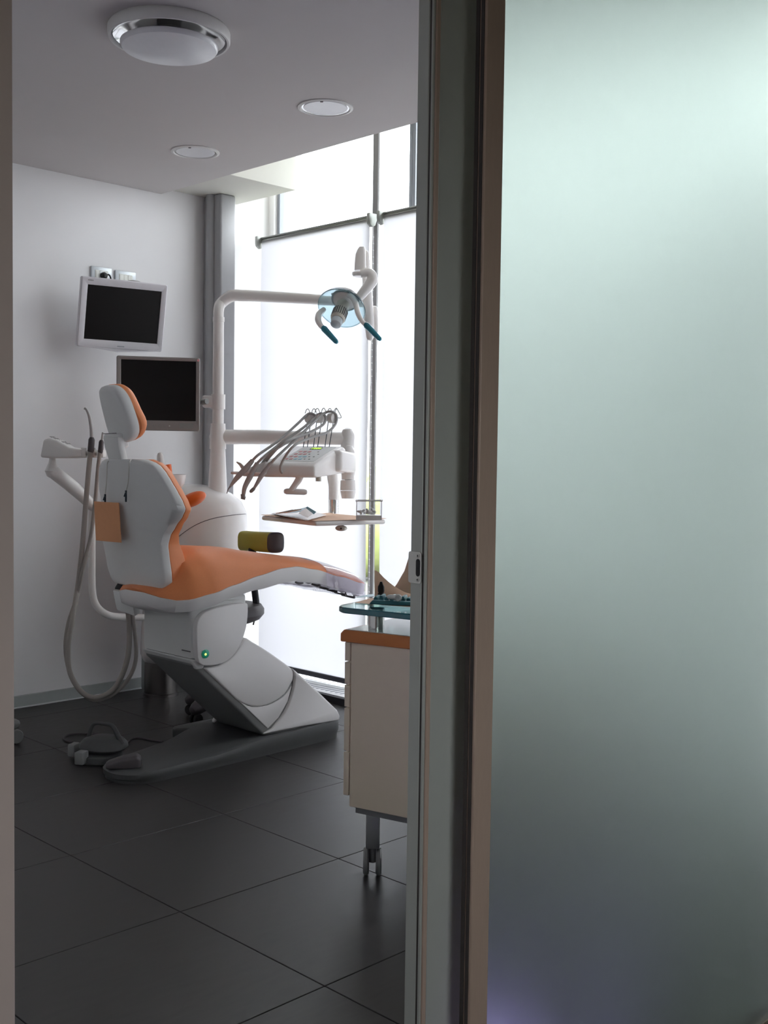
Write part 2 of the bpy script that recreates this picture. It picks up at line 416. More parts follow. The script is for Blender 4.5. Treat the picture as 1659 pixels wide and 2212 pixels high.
# roller blinds
def blind(y0, y1, label):
    X = 4.045; zt, zb = 2.512, 0.062
    r = thing('roller_blind', label, 'blind', (X, (y0+y1)/2, zb), 'white roller blinds on the windows')
    b = B()
    n = 14; ga, gb = [], []
    for i in range(n+1):
        z = zb+0.02+(zt-0.03-zb)*i/n
        ga.append([Vector((X+0.003*math.sin(i*.9), y0+0.004+(y1-y0-0.008)*j/6, z)) for j in range(7)])
        gb.append([p+Vector((0.0008, 0, 0)) for p in ga[-1]])
    slab(b, ga, gb); obj('fabric', b, 'blind', r)
    b = B(); tube(b, [(X+0.012, y0, zt-0.010), (X+0.012, y1, zt-0.010)], 0.012, 16); obj('roller_tube', b, 'roller', r)
    b = B(); box(b, (X-0.004, y0-0.006, zt+0.003), (X+0.030, y1+0.006, zt+0.010), 0.001, 1); obj('head_rail', b, 'roller', r)
    b = B(); box(b, (X-0.010, y0, zb-0.004), (X+0.010, y1, zb+0.024), 0.004, 2); obj('bottom_bar', b, 'sill', r)
    for y, s in ((y0, -1), (y1, 1)):
        b = B()
        ps = [(X-0.030, y, zt-0.02), (X-0.026, y, zt-0.040), (X-0.005, y, zt-0.055), (X+0.015, y, zt-0.045), (X+0.04, y, zt+0.016), (X-0.030, y, zt+0.016)]
        prism(b, ps, (0, s*0.022, 0), 0.004, 2); obj('bracket', b, 'roller', r)
    b = B(); tube(b, [(X-0.004, y0-0.026, zt-0.05), (X-0.004, y0-0.026, 0.35)], 0.0022, 6); 
    for k in range(60): 
        t = B(); bmesh.ops.create_icosphere(t, subdivisions=1, radius=0.0042)
        for v in t.verts: v.co += Vector((X-0.004, y0-0.026, 0.4+k*0.034))
        merge(b, t)
    obj('bead_chain', b, 'grille', r)
    return r
blind(4.150, 5.045, 'wide white roller blind behind the dental chair, nearest the corner')
blind(3.155, 4.055, 'white roller blind cut off by the grey door stile')
blind(2.135, 3.045, 'white roller blind glowing through the frosted glass panel')
blind(1.29, 2.02, 'white roller blind furthest right behind the frosted glass panel')

# ------------------------------------------------------------------ door front: wall, sliding door, frosted panel
HD = 2.62
b = B(); box(b, (-1.3, 1.096, 0), (0.552, 1.21, 2.9), 0.004, 2); box(b, (0.54, 1.096, HD), (4.4, 1.21, 3.3))
box(b, (3.6, 1.096, 0), (4.4, 1.21, HD+0.01))
struct('wall_front', b, 'beige', 'beige wall edge left of the doorway', 'wall')
door = bpy.data.objects.new('door_1', None); COL.objects.link(door); door.location = (1.25, 1.166, 0.012); ORG['door_1'] = Vector(door.location)
door['kind'] = 'structure'; door['category'] = 'door'; door['label'] = 'sliding door pushed open, grey stile with steel lock plate'
b = B(); box(b, (1.25, 1.160, 0.012), (1.304, 1.184, HD-0.01), 0.0015, 1); obj('stile', b, 'door_metal', door)
b = B(); box(b, (1.2512, 1.1562, 0.012), (1.302, 1.1602, HD-0.01)); obj('seam_strip', b, 'door_dark', door)
b = B(); box(b, (1.25, 1.1515, 0.012), (1.304, 1.1562, HD-0.01), 0.001, 1); obj('stile_edge', b, 'door_metal', door)
b = B(); box(b, (1.2535, 1.1478, 0.012), (1.262, 1.1516, HD-0.01), 0.0008, 1); obj('wood_lip', b, 'door_wood', door)
b = B(); box(b, (1.262, 1.1480, 0.012), (1.306, 1.1516, HD-0.01), 0.0008, 1); obj('face_strip', b, 'door_metal', door)
b = B(); box(b, (1.304, 1.1525, 0.012), (1.372, 1.1575, HD-0.01), 0.0008, 1); obj('inner_strip', b, 'door_metal', door)
b = B(); box(b, (1.300, 1.159, 0.02), (2.45, 1.167, HD-0.02), 0.001, 1); obj('glass_pane', b, 'door_glass', door)
b = B(); box(b, (1.304, 1.150, HD-0.06), (2.45, 1.182, HD-0.01), 0.002, 1); obj('top_rail', b, 'door_metal', door)
b = B(); box(b, (1.304, 1.150, 0.012), (2.45, 1.182, 0.025), 0.002, 1); obj('bottom_rail', b, 'door_metal', door)
# lock plate on the leading edge
zl = at(903, 1226, X=1.25).z
b = B(); 
yc0, yc1 = 1.159, 1.186
ps = []
for cy, cz, a0 in ((yc1-.004, zl+.0205, 0), (yc0+.004, zl+.0205, PI/2), (yc0+.004, zl-.0205, PI), (yc1-.004, zl-.0205, 1.5*PI)):
    for k in range(5):
        a = a0+k*PI/8; ps.append(Vector((1.2494, cy+.004*math.cos(a), cz+.004*math.sin(a))))
prism(b, ps, (-0.0016, 0, 0)); lp = obj('lock_plate', b, 'steel', door, label='small steel lock plate with two screws')
b = B(); ps = []
for cz, a0 in ((zl+.0095, 0), (zl-.0095, PI)):
    for k in range(9):
        a = a0+k*PI/8; ps.append(Vector((1.2477, 1.1655+.0042*math.cos(a), cz+.0042*math.sin(a))))
prism(b, ps, (-0.0003, 0, 0)); obj('lock_slot', b, 'black', lp)
for dz in (.0185, -.0185):
    b = B(); lathe(b, [(.0034, 0), (.0034, .0006), (.0022, .0011), (0, .0011)], (1.2478, 1.1655, zl+dz), (-1, 0, 0), 16); sc = obj('screw', b, 'steel', lp)
    b = B(); box(b, (1.2465, 1.1655-.0018, zl+dz-.0005), (1.2467, 1.1655+.0018, zl+dz+.0005)); box(b, (1.2465, 1.1655-.0005, zl+dz-.0018), (1.2467, 1.1655+.0005, zl+dz+.0018)); obj('screw_slot', b, 'black', sc)
# fixed glazed panel
fx = bpy.data.objects.new('window_5', None); COL.objects.link(fx); fx.location = (1.9, 1.107, 0); ORG['window_5'] = Vector(fx.location)
fx['kind'] = 'structure'; fx['category'] = 'glass panel'; fx['label'] = 'large frosted glass panel in a brown frame, right half of picture'
b = B(); box(b, (1.308, 1.0962, 0), (1.352, 1.1175, HD), 0.0015, 1); fs = obj('stile', b, 'door_wood', fx)
b = B(); box(b, (1.3065, 1.1005, 0), (1.3082, 1.1065, HD)); box(b, (1.3065, 1.1095, 0), (1.3082, 1.1165, HD)); obj('side_shade', b, 'door_dark', fs)  # dark strips paint the shade on the stile's side face
b = B(); box(b, (1.350, 1.101, 0.014), (3.6, 1.109, HD-0.05), 0.001, 1); obj('frosted_pane', b, 'frosted', fx)
b = B(); box(b, (1.3500, 1.0995, 0.05), (1.3535, 1.1110, HD-0.05)); obj('gasket', b, 'door_dark', fx)
b = B(); box(b, (1.352, 1.0962, HD-0.055), (3.6, 1.1175, HD), 0.0015, 1); obj('top_rail', b, 'door_wood', fx)
b = B(); box(b, (1.352, 1.0962, 0), (3.6, 1.1175, 0.016), 0.0015, 1); obj('bottom_rail', b, 'door_wood', fx)
# corridor the camera stands in
sbox('wall_corridor_left', (-1.32, -1.4, 0), (-1.2, 1.2, 2.9), 'beige', 'beige corridor wall left of the viewer', 'wall')
b = B(); box(b, (-1.3, -1.42, 0), (-0.3, -1.3, 2.9)); box(b, (0.8, -1.42, 0), (4.4, -1.3, 2.9)); box(b, (-0.31, -1.42, 0), (0.81, -1.3, 0.8)); box(b, (-0.31, -1.42, 1.95), (0.81, -1.3, 2.9))
struct('wall_corridor_rear', b, 'beige', 'beige corridor wall behind the viewer, with an opening added for light', 'wall')
wc = bpy.data.objects.new('window_6', None); COL.objects.link(wc); wc.location = (0.25, -1.36, 0.8); ORG['window_6'] = Vector(wc.location)  # added unseen window, daylight fill for the wall and frames facing the camera
wc['kind'] = 'structure'; wc['category'] = 'window'; wc['label'] = 'added window behind the viewer that brightens the corridor side'
b = B(); box(b, (-0.3, -1.39, 0.8), (-0.25, -1.34, 1.95)); box(b, (0.75, -1.39, 0.8), (0.8, -1.34, 1.95)); box(b, (-0.25, -1.39, 0.8), (0.75, -1.34, 0.85)); box(b, (-0.25, -1.39, 1.90), (0.75, -1.34, 1.95)); obj('frame', b, 'frame_metal', wc)
b = B(); box(b, (-0.25, -1.368, 0.85), (0.75, -1.362, 1.90)); obj('pane', b, 'pane', wc)
sbox('wall_corridor_right', (3.6, -1.4, 0), (3.72, 1.2, 2.9), 'beige', 'beige corridor wall right of the viewer', 'wall')
sbox('ceiling_corridor', (-1.3, -1.4, 2.66), (4.4, 1.12, 2.76), 'ceil', 'low off-white ceiling over the corridor', 'ceiling')
cl = thing('corridor_fill_lamp', 'added round warm fill lamp on the unseen corridor ceiling', 'lamp', (0.2, -0.5, 2.66))  # added lamp out of view, lifts the dark door frames
b = B(); lathe(b, [(.17, 0), (.17, -.03), (.15, -.035), (.15, 0)], (0.2, -.5, 2.66)); obj('ring', b, 'fix_white', cl)
b = B(); lathe(b, [(.15, -.02), (.12, -.045), (0, -.055)], (0.2, -.5, 2.66)); obj('diffuser', b, 'warm_fill', cl)
# violet floor light behind the frosted panel
q = Vector((1.60, 1.27, 0))
vl = thing('floor_light', 'small violet floor light glowing behind the frosted panel', 'lamp', (q.x, q.y, 0))
b = B(); lathe(b, [(.05, 0), (.05, .012), (.042, .016), (.042, .004)], (q.x, q.y, 0)); obj('ring', b, 'steel', vl)
b = B(); lathe(b, [(.042, .006), (.03, .014), (0, .017)], (q.x, q.y, 0)); obj('lens', b, 'violet_led', vl)

# ================================================================== ceiling lights
c = at(366, 62, Z=ZC); c.z = ZC
L = thing('ceiling_lamp', 'large round ceiling lamp with a drop disc and mirror rim', 'lamp', c)
R0 = mm(121, 3.96)
b = B(); lathe(b, [(R0*.97, 0), (R0, -.008), (R0, -.034), (R0*.985, -.04), (R0*.95, -.04), (R0*.93, -.034), (R0*.92, -.01), (R0*.92, 0)], c, ZU, 56); obj('ring', b, 'fix_white', L)
b = B(); lathe(b, [(R0*.915, -.032), (R0*.80, -.012), (R0*.55, -.004), (0.05, -.004)], c, ZU, 56, close=False); obj('reflector', b, 'mirror', L)
b = B(); lathe(b, [(.04, 0), (.04, -.055)], c, ZU, 20); obj('stem', b, 'fix_white', L)
b = B(); lathe(b, [(0, -.045), (R0*.74, -.045), (R0*.80, -.052), (R0*.80, -.060), (R0*.77, -.068), (R0*.4, -.082), (0, -.086)], c, ZU, 56); obj('diffuser', b, 'diffuser', L)
for (px, py, lab) in ((703, 232, 'round recessed downlight nearest the window'), (422, 328, 'round recessed downlight near the back wall')):
    c = at(px, py, Z=ZC); c.z = ZC
    L = thing('downlight', lab, 'lamp', c, 'recessed ceiling downlights'); r = 0.112
    b = B(); lathe(b, [(r, 0), (r, -.004), (r*.9, -.007), (r*.86, -.003), (r*.86, 0)], c, ZU, 44); obj('rim', b, 'fix_white', L)
    b = B(); lathe(b, [(r*.86, -.003), (r*.80, -.0015), (r*.79, -.0015)], c, ZU, 44, close=False); obj('reflector', b, 'mirror', L)
    b = B(); lathe(b, [(r*.80, -.0015), (r*.78, -.004), (0, -.004)], c, ZU, 44); obj('glass', b, 'diffuser', L)
    b = B(); d0 = (HF*-.9+HR*-.1).normalized(); obox(b, c+d0*r*.82+Vector((0, 0, -.006)), (HR, HF, ZU), (.012, .006, .005), .001); obj('clip', b, 'end_grey', L)

# ================================================================== wall sockets
for (x0, y0, x1, y1, lab, plug) in ((196, 574, 240, 600, 'wall socket plate with a black plug above the white monitor', True), (248, 583, 292, 610, 'wall switch plate right of the plugged socket', False)):
    a = at(x0, y0, Y=YB-0.004); bq = at(x1, y0, Y=YB-0.004); h = 0.082; wd = bq.x-a.x
    T = thing('wall_socket', lab, 'socket', (a.x+wd/2, YB-.004, a.z-h), 'socket plates above the white monitor')
    b = B(); box(b, (a.x, YB-.012, a.z-h), (a.x+wd, YB-.0005, a.z), .003, 2); obj('plate', b, 'socket_plate', T)
    b = B(); box(b, (a.x+.02, YB-.0145, a.z-h+.02), (a.x+wd-.022, YB-.010, a.z-.018), .001, 1); ins = obj('insert', b, 'socket_white', T)
    n = 3
    for k in range(n):
        ww = (wd-.05)/n; xx = a.x+.024+k*ww
        b = B(); box(b, (xx, YB-.0165, a.z-h+.024), (xx+ww-.003, YB-.014, a.z-.022), .001, 1); obj('switch', b, 'socket_white' if not (plug and k == 1) else 'socket_plate', ins)
    b = B()
    if plug:
        p = Vector((a.x+wd*.55, YB-.03, a.z-.045))
        lathe(b, [(.018, 0), (.018, .014), (.011, .026), (0, .028)], p+Vector((0, .014, 0)), (0, -1, 0), 16)
        tube(b, [p, p+Vector((.02, -.012, .004)), p+Vector((.034, -.006, -.03)), p+Vector((.03, 0, -.11))], .0042, 8); obj('plug', b, 'black', T)
    else:
        p = Vector((a.x+wd*.6, YB-.02, a.z-.05))
        tube(b, [p, p+Vector((.03, -.012, .002)), p+Vector((.07, -.014, -.012)), p+Vector((.08, 0, -.10))], .0042, 8); obj('cable', b, 'hose_light', T)

# ================================================================== monitors
def monitor(name, label, centre, az, tilt, W, H, fr, mat, scr_off, th, extra):
    a = YAW+math.radians(az); rx = Vector((math.sin(a), math.cos(a), 0)); n = Vector((rx.y, -rx.x, 0))
    t = math.radians(tilt); u = (ZU*math.cos(t)+n*math.sin(t)).normalized(); n = rx.cross(u)
    if n.dot(CAM-centre) < 0: n = -n
    T = thing(name, label, 'monitor', centre-u*H/2-n*th)
    l, r, tp, bt = fr
    ax = (rx, u, n)
    def pt(x, y, z=0): return centre+rx*x+u*y+n*z
    # bezel as four bars in one frame mesh
    b = B()
    def ringl(x0, x1, y0, y1, r, z):
        out = []
        for cx, cy, a0_ in ((x1-r, y0+r, -PI/2), (x1-r, y1-r, 0), (x0+r, y1-r, PI/2), (x0+r, y0+r, PI)):
            for k in range(5):
                a_ = a0_+k*PI/8; out.append(pt(cx+r*math.cos(a_), cy+r*math.sin(a_), z))
        return out
    ix0, ix1, iy0, iy1 = -W/2+l, W/2-r, -H/2+bt, H/2-tp
    loft(b, [ringl(ix0, ix1, iy0, iy1, .001, -.014), ringl(ix0, ix1, iy0, iy1, .001, -.002), ringl(ix0-.003, ix1+.003, iy0-.003, iy1+.003, .003, 0), ringl(-W/2+.004, W/2-.004, -H/2+.004, H/2-.004, .007, 0), ringl(-W/2, W/2, -H/2, H/2, .009, -.004), ringl(-W/2, W/2, -H/2, H/2, .009, -.024), ringl(ix0, ix1, iy0, iy1, .001, -.024)], caps=False)
    obj('bezel', b, mat, T)
    b = B(); obox(b, pt((l-r)/2, (bt-tp)/2, -.009), ax, (W-l-r+.002, H-tp-bt+.002, .006)); obj('screen', b, 'screen', T)
    b = B()
    loft(b, [[pt(x*W/2*s, y*H/2*s, -z) for x, y in ((-1, -1), (1, -1), (1, 1), (-1, 1))] for s, z in ((.985, .02), (.97, .035), (.72, th), (.70, th+.004))]); obj('back_housing', b, mat, T)
    extra(T, pt, ax)
    return T
def ex_up(T, pt, ax):
    # scooped lower lip and small marks
    b = B(); W, H = .450, .345
    ps = [pt(-W/2+.004, -H/2+.002, -.002), pt(-W/4, -H/2-.004, .004), pt(-.02, -H/2-.016, .008), pt(W/4, -H/2-.006, .004), pt(W/2-.004, -H/2+.002, -.002), pt(W/2-.03, -H/2-.004, -.05), pt(-W/2+.03, -H/2-.004, -.05)]
    prism(b, ps, ax[1]*.006, .001, 1); obj('lower_lip', b, 'mon_white', T)
    b = B(); 
    for k in range(5): obox(b, pt(-W/2+.034+k*.0058, H/2-.014, .0006), ax, (.0042, .005, .001))
    obj('logo', b, 'key_grey', T)
    b = B(); 
    for k in range(5): obox(b, pt(-.014+k*.0075, -H/2+.014, .0006), ax, (.0052, .0052, .001))
    obj('logo', b, 'frame_thin', T)
    for k in range(3):
        b = B(); obox(b, pt(W/2-.022, -H/2+.035+k*.012, .0008), ax, (.008, .003, .0016), .0005, 1); obj('button', b, 'socket_plate', T)
    # wall arm
    b = B(); tube(b, [pt(0, -.02, -.06), pt(0, 0, -.10)], .03, 14); obj('arm', b, 'mon_white', T)
    b = B(); p = pt(0, 0, -.10); box(b, (p.x-.05, YB-.03, p.z-.06), (p.x+.05, YB, p.z+.06), .004, 2); tube(b, [p, Vector((p.x, YB-.02, p.z))], .025, 14); obj('wall_bracket', b, 'mon_white', T)
monitor('wall_monitor', 'white flat monitor tilted on the wall under the sockets', at(266, 681, Y=4.93), 56.3, 13, .450, .345, (.033, .030, .036, .040), 'mon_white', 0, .06, ex_up)
def ex_lo(T, pt, ax):
    W, H = .415, .366
    for k in range(5):
        b = B(); obox(b, pt(-.05+k*.026, -H/2+.024, .0008), ax, (.006, .004, .0016), .0005, 1); obj('button', b, 'skirting_bead' if k == 4 else 'grey_metal', T)
    b = B(); obox(b, pt(W/2-.07, -H/2+.026, .0006), ax, (.068, .026, .001)); obj('sticker', b, 'grey_metal', T)
    b = B(); lathe(b, [(.006, 0), (.006, .0015), (0, .0018)], pt(W/2-.013, H/2-.012, 0), ax[2], 14); obj('badge', b, 'key_red', T)
    b = B(); tube(b, [pt(.10, -.03, -.055), pt(W/2+.01, -.035, -.055), at(447, 867, d=5.60)], .014, 12, smooth=False); obj('mount_arm', b, 'grey_metal', T)
monitor('unit_monitor', 'grey framed monitor on the unit pole behind the headrest', at(342.5, 850.5, d=5.52), 77, 0, .408, .366, (.022, .020, .018, .050), 'mon_silver', 0, .05, ex_lo)

# ================================================================== dental chair
CY = 3.86
ch = thing('dental_chair', 'white dental chair with orange upholstery, raised on a slanted lift arm', 'dental chair', (2.9, CY, 0))
def interp(tab, x):
    if x <= tab[0][0]: return tab[0][1]
    for (a, va), (c_, vc) in zip(tab, tab[1:]):
        if x <= c_:
            t = (x-a)/(c_-a); t = t*t*(3-2*t)*.5+t*.5; return va+(vc-va)*t
    return tab[-1][1]
# --- backrest
BCY = 3.91
WID = [(.728, .165), (.738, .190), (.76, .204), (.80, .206), (.86, .201), (.91, .200), (.95, .215), (.99, .250), (1.03, .292), (1.06, .314), (1.09, .308), (1.13, .290), (1.17, .270), (1.20, .254), (1.225, .232), (1.242, .198), (1.252, .150)]
FAR = [(.728, .18), (.745, .215), (.80, .235), (.90, .250), (1.03, .27), (1.06, .262), (1.12, .25), (1.17, .225), (1.21, .20), (1.235, .17), (1.252, .12)]
def backX(z): return 2.485-(z-.73)*.175
CURL = [(.73, .02), (.9, .030), (1.06, .060), (1.25, .03)]
zs = [WID[0][0]+(WID[-1][0]-WID[0][0])*i/44 for i in range(45)]
us = [-1+2*j/20 for j in range(21)]
def bgrid(off, inset, wsc=1.0, crown=0.0):
    g = []
    for z in zs:
        row = []
        for u in us:
            wz = interp(WID if u < 0 else FAR, z)*wsc-inset
            y = BCY+u*wz
            x = backX(z)+interp(CURL, z)*abs(u)**2.4+off+crown*(1-abs(u)**3)
            row.append(Vector((x, y, z)))
        g.append(row)
    return g
def soften(g0, g1): return g0, g1
b = B(); slab(b, bgrid(0, .008), bgrid(.036, .0)); bevel(b, .012, 3, 1.0); obj('backrest_shell', b, 'shell', ch, 50)
def lumb(g):
    for row in g:
        for p in row:
            z = p.z; p.x += .045*math.exp(-((z-.84)/.10)**2) + .01
    return g
b = B(); slab(b, bgrid(.035, .003), lumb(bgrid(.058, .012, crown=.015))); bevel(b, .016, 3, 1.0); obj('backrest_cushion', b, 'orange', ch, 50)
# --- headrest
tl = math.radians(17); hu = Vector((-math.sin(tl), 0, math.cos(tl))); hn = Vector((math.cos(tl), 0, math.sin(tl))); hy = Vector((0, 1, 0))
hc = Vector((2.400, BCY-.005, 1.432))
def hloop(sc, off, wy=.092, hz=.118):
    out = []
    for j in range(40):
        a = 2*PI*j/40; ca, sa = math.cos(a), math.sin(a); e = 3.2
        yy = wy*sc*math.copysign(abs(ca)**(2/e), ca); zz = hz*sc*math.copysign(abs(sa)**(2/e), sa)
        yy *= 1-.10*(zz/hz)            # narrower towards the top
        out.append(hc+hy*yy+hu*zz+hn*(off+.25*yy*yy/wy))
    return out
b = B(); loft(b, [hloop(.80, -.030), hloop(.93, -.027), hloop(.99, -.018), hloop(1.0, -.004), hloop(1.0, .006)]); hs = obj('headrest_shell', b, 'shell', ch, 60)
def hcush(sc, off):
    o = hloop(sc, off)
    for p in o:
        s = (p-hc).dot(hu); p += hn*(.014*math.exp(-((s+.055)/.05)**2))
    return o
b = B(); loft(b, [hcush(.985, .006), hcush(1.0, .016), hcush(.98, .030), hcush(.90, .042), hcush(.70, .047)]); obj('headrest_cushion', b, 'orange', ch, 60)
b = B(); c0 = hc-hu*.105-hn*.022+hy*.018
obox(b, c0, (hy, hu, hn), (.118, .062, .040), .010, 3); obj('headrest_hinge', b, 'shell', ch)
b = B(); tube(b, [c0+hy*.046+hu*.035-hn*.0205, c0-hy*.05+hu*.037-hn*.0205], .0016, 6, smooth=False); obj('seam', b, 'end_grey', hs)
b = B(); loft(b, [[Vector((x, BCY+.005+y, z)) for x, y in ((x0-.016, -w_), (x0+.016, -w_), (x0+.016, w_), (x0-.016, w_))] for z, w_, x0 in ((1.20, .050, 2.432), (1.255, .050, 2.412), (1.30, .053, 2.398), (1.34, .056, 2.392))]); bevel(b, .006, 2, .7); obj('neck_bar', b, 'shell', ch)
# --- seat and leg rest (one long cushion on one long shell)
RIM = [(2.455, .722), (2.48, .706), (2.52, .696), (2.56, .697), (2.66, .716), (2.77, .744), (2.90, .773), (3.03, .796), (3.12, .798), (3.23, .778), (3.40, .733), (3.56, .690), (3.62, .676)]
TOP = [(2.455, .730), (2.50, .745), (2.54, .80), (2.59, .868), (2.68, .892), (2.85, .880), (3.00, .855), (3.13, .834), (3.25, .818), (3.36, .795), (3.50, .754), (3.60, .712), (3.64, .690)]
SW = [(2.455, .06), (2.465, .12), (2.49, .172), (2.53, .208), (2.60, .236), (2.7, .248), (3.0, .240), (3.2, .225), (3.4, .205), (3.55, .185), (3.61, .15), (3.635, .10)]
def lin(tab, x):
    return interp(tab, x)
xs = [2.455+(3.635-2.455)*i/54 for i in range(55)]
us2 = [-1+2*j/24 for j in range(25)]
def seat_top():
    g = []
    for x in xs:
        w_ = lin(SW, x); zr = lin(RIM, x); zt = lin(TOP, x); row = []
        for u in us2:
            k = 1-abs(u)**2.6
            k = k**.62 if k > 0 else 0
            row.append(Vector((x, CY+u*w_*(1.0), zr+(zt-zr)*k+.002)))
        g.append(row)
    return g
def seat_at(dz, inset): return [[Vector((x, CY+u*(lin(SW, x)-inset), lin(RIM, x)+dz)) for u in us2] for x in xs]
b = B(); slab(b, seat_at(0, 0), seat_top()); obj('seat_cushion', b, 'orange', ch, 70)
b = B()
def under(x): return interp([(2.30, -.03), (2.5, -.05), (2.8, -.055), (3.0, -.068), (3.6, -.048)], x)
gA = [[Vector((x, CY+u*(lin(SW, x)-.012), lin(RIM, x)+under(x)-.012*(1-u*u))) for u in us2] for x in xs]
gB = [[Vector((x, CY+u*(lin(SW, x)+.006), lin(RIM, x)-.001)) for u in us2] for x in xs]
slab(b, gA, gB); bevel(b, .006, 2, 1.0); obj('seat_shell', b, 'shell_white', ch, 55)
# clear film on the foot end
b = B()
xf = [3.30+(3.632-3.30)*i/10 for i in range(11)]
gA = [[Vector((x, CY+u*(lin(SW, x)+.010), lin(RIM, x)+(lin(TOP, x)-lin(RIM, x))*max(0, 1-abs(u)**2.6)**.62+.006)) for u in us2] for x in xf]
gB = [[p+Vector((0, 0, .0008)) for p in r] for r in gA]
slab(b, gA, gB)
gA = [[Vector((x, CY+u*(lin(SW, x)+.011), lin(RIM, x)+under(x)-.014-.006*math.sin(i*2.1+u*5))) for u in us2] for i, x in enumerate(xf)]
gB = [[p+Vector((0, 0, -.0008)) for p in r] for r in gA]; slab(b, gA, gB)
gA = [[Vector((x, CY-(lin(SW, x)+.009+.003*math.sin(i*2.3+j)), lin(RIM, x)+under(x)-.012+(.02-under(x))*j/5)) for j in range(6)] for i, x in enumerate(xf)]
gB = [[p+Vector((0, -.0008, 0)) for p in r] for r in gA]; slab(b, gA, gB)
obj('foot_film', b, 'plastic_film', ch, 70, label='crinkled clear plastic film over the foot end')
b = B()
for k in range(7):
    x = 3.14+k*.055; tube(b, [(x, CY-.20+.01*k, .725-.035*max(0, k-1)*.5), (x+.03, CY-.19, .716-.035*max(0, k-1)*.5), (x+.06, CY-.18+.004*k, .715-.035*max(0, k-1)*.5)], [.004, .006, .003], 6)
obj('under_clips', b, 'end_grey', ch)
# --- body under the seat
Y0, Y1 = 3.655, 4.02
b = B()
def blk(z, x0, x1, ya=Y0+.014, yb=Y1): return [Vector((x0, ya, z)), Vector((x1, ya, z)), Vector((x1, yb, z)), Vector((x0, yb, z))]
loft(b, [blk(.425, 2.61, 2.80), blk(.47, 2.60, 2.83), blk(.60, 2.60, 2.87), blk(.645, 2.585, 2.88), blk(.672, 2.55, 2.88), blk(.695, 2.51, 2.88)]); bevel(b, .016, 3, .5); obj('body', b, 'shell', ch, 45)
# side cover with the round button
def side_poly(pp, y): return [at(px, py, Y=y) for px, py in pp]
b = B(); prism(b, cr_spline(side_poly([(427, 1420), (425, 1380), (428, 1342), (446, 1321), (490, 1308), (530, 1303), (536, 1312), (533, 1352), (520, 1392), (497, 1424), (470, 1436), (442, 1438), (430, 1432)], Y0-.012), 4), (0, .05, 0), .010, 3); sc_ = obj('side_cover', b, 'shell_white', ch, 45)
p = at(443.5, 1412.5, Y=Y0-.013)
b = B(); lathe(b, [(.0175, 0), (.0175, .003), (.015, .0045), (.0, .0045)], p, (0, -1, 0), 24); bt = obj('round_button', b, 'green_glow', sc_, label='round green glowing button')
b = B(); lathe(b, [(.005, 0), (.004, .002), (0, .002)], p+Vector((-.002, -.0045, -.001)), (0, -1, 0), 14); obj('button_light', b, 'green_dot', sc_)
b = B(); ps = [at(393, 1404, X=2.596), at(411, 1408, X=2.596)]; tube(b, ps, .0022, 6, smooth=False); obj('maker_mark', b, 'end_grey', ch)
# --- lift arm: grey core and three cover panels
YA = Y0+.004
core = side_poly([(332, 1408), (440, 1408), (520, 1392), (640, 1470), (725, 1545), (700, 1575), (585, 1583), (430, 1436)], Y0+.01)
core = [Vector((2.60, 0, .452)), Vector((2.80, 0, .50)), Vector((2.87, 0, .50)), Vector((3.12, 0, .34)), Vector((3.40, 0, .10)), Vector((3.40, 0, .06)), Vector((2.98, 0, .075)), Vector((2.60, 0, .425))]
b = B(); prism(b, [Vector((p.x, Y0+.012, p.z)) for p in core], (0, .335, 0), .008, 2); obj('lift_arm', b, 'grey_metal', ch, 45)
b = B(); prism(b, [Vector((2.585, Y0+.004, .452)), Vector((2.66, Y0+.004, .442)), Vector((2.66, Y0+.004, .405)), Vector((2.62, Y0+.004, .405))], (0, .352, 0), .012, 3); obj('arm_hinge', b, 'shell', ch)
b = B(); prism(b, cr_spline(side_poly([(440, 1443), (475, 1437), (505, 1415), (528, 1380), (545, 1386), (590, 1414), (628, 1442), (635, 1452)], YA), 2)+cr_spline(side_poly([(634, 1468), (615, 1500), (585, 1520), (555, 1527), (528, 1521), (510, 1510)], YA), 3), (0, .35, 0), .008, 3); obj('arm_cover', b, 'shell_white', ch, 45)
b = B(); prism(b, cr_spline(side_poly([(518, 1516), (545, 1527), (580, 1523), (612, 1505), (631, 1480)], YA+.004), 3)+side_poly([(622, 1515), (602, 1550), (579, 1574)], YA+.004), (0, .34, 0), .006, 3); obj('arm_cover', b, 'shell_white', ch, 45)
b = B(); prism(b, side_poly([(632, 1443), (640, 1450), (690, 1496), (729, 1534), (735, 1546), (734, 1556)], YA-.006)+side_poly([(650, 1570), (571, 1586)], YA-.006)+cr_spline(side_poly([(590, 1574), (617, 1538), (634, 1492), (638, 1462)], YA-.006), 3), (0, .37, 0), .008, 3); obj('arm_cover', b, 'shell_white', ch, 45)
# --- floor base plate
b = B()
def bz(x): return interp([(2.25, .046), (2.7, .052), (2.95, .078), (3.45, .082)], x)
outl = [(2.30, 3.66), (2.36, 3.622), (2.50, 3.618), (2.9, 3.628), (3.30, 3.640), (3.40, 3.660), (3.435, 3.72), (3.44, 3.86), (3.43, 4.0), (3.38, 4.05), (3.10, 4.06), (2.85, 4.03), (2.64, 3.95), (2.46, 3.90), (2.33, 3.86), (2.28, 3.80), (2.275, 3.71)]
cs = cr_spline([Vector((x, y, 0)) for x, y in outl]+[Vector((outl[0][0], outl[0][1], 0))], 4)[:-1]
cen = Vector((2.9, 3.84, 0))
loft(b, [[Vector((cen.x+(p.x-cen.x)*s, cen.y+(p.y-cen.y)*s, min(z, 1)*(bz(p.x) if z > .02 else 1) if z > .02 else z)) for p in cs] for s, z in ((.985, .0), (.985, .012), (1.0, .4), (1.0, .8), (.985, .95), (.95, 1.0))]); obj('floor_base', b, 'base_grey', ch, 40)
b = B(); q0 = at(378, 1580, Z=.05)
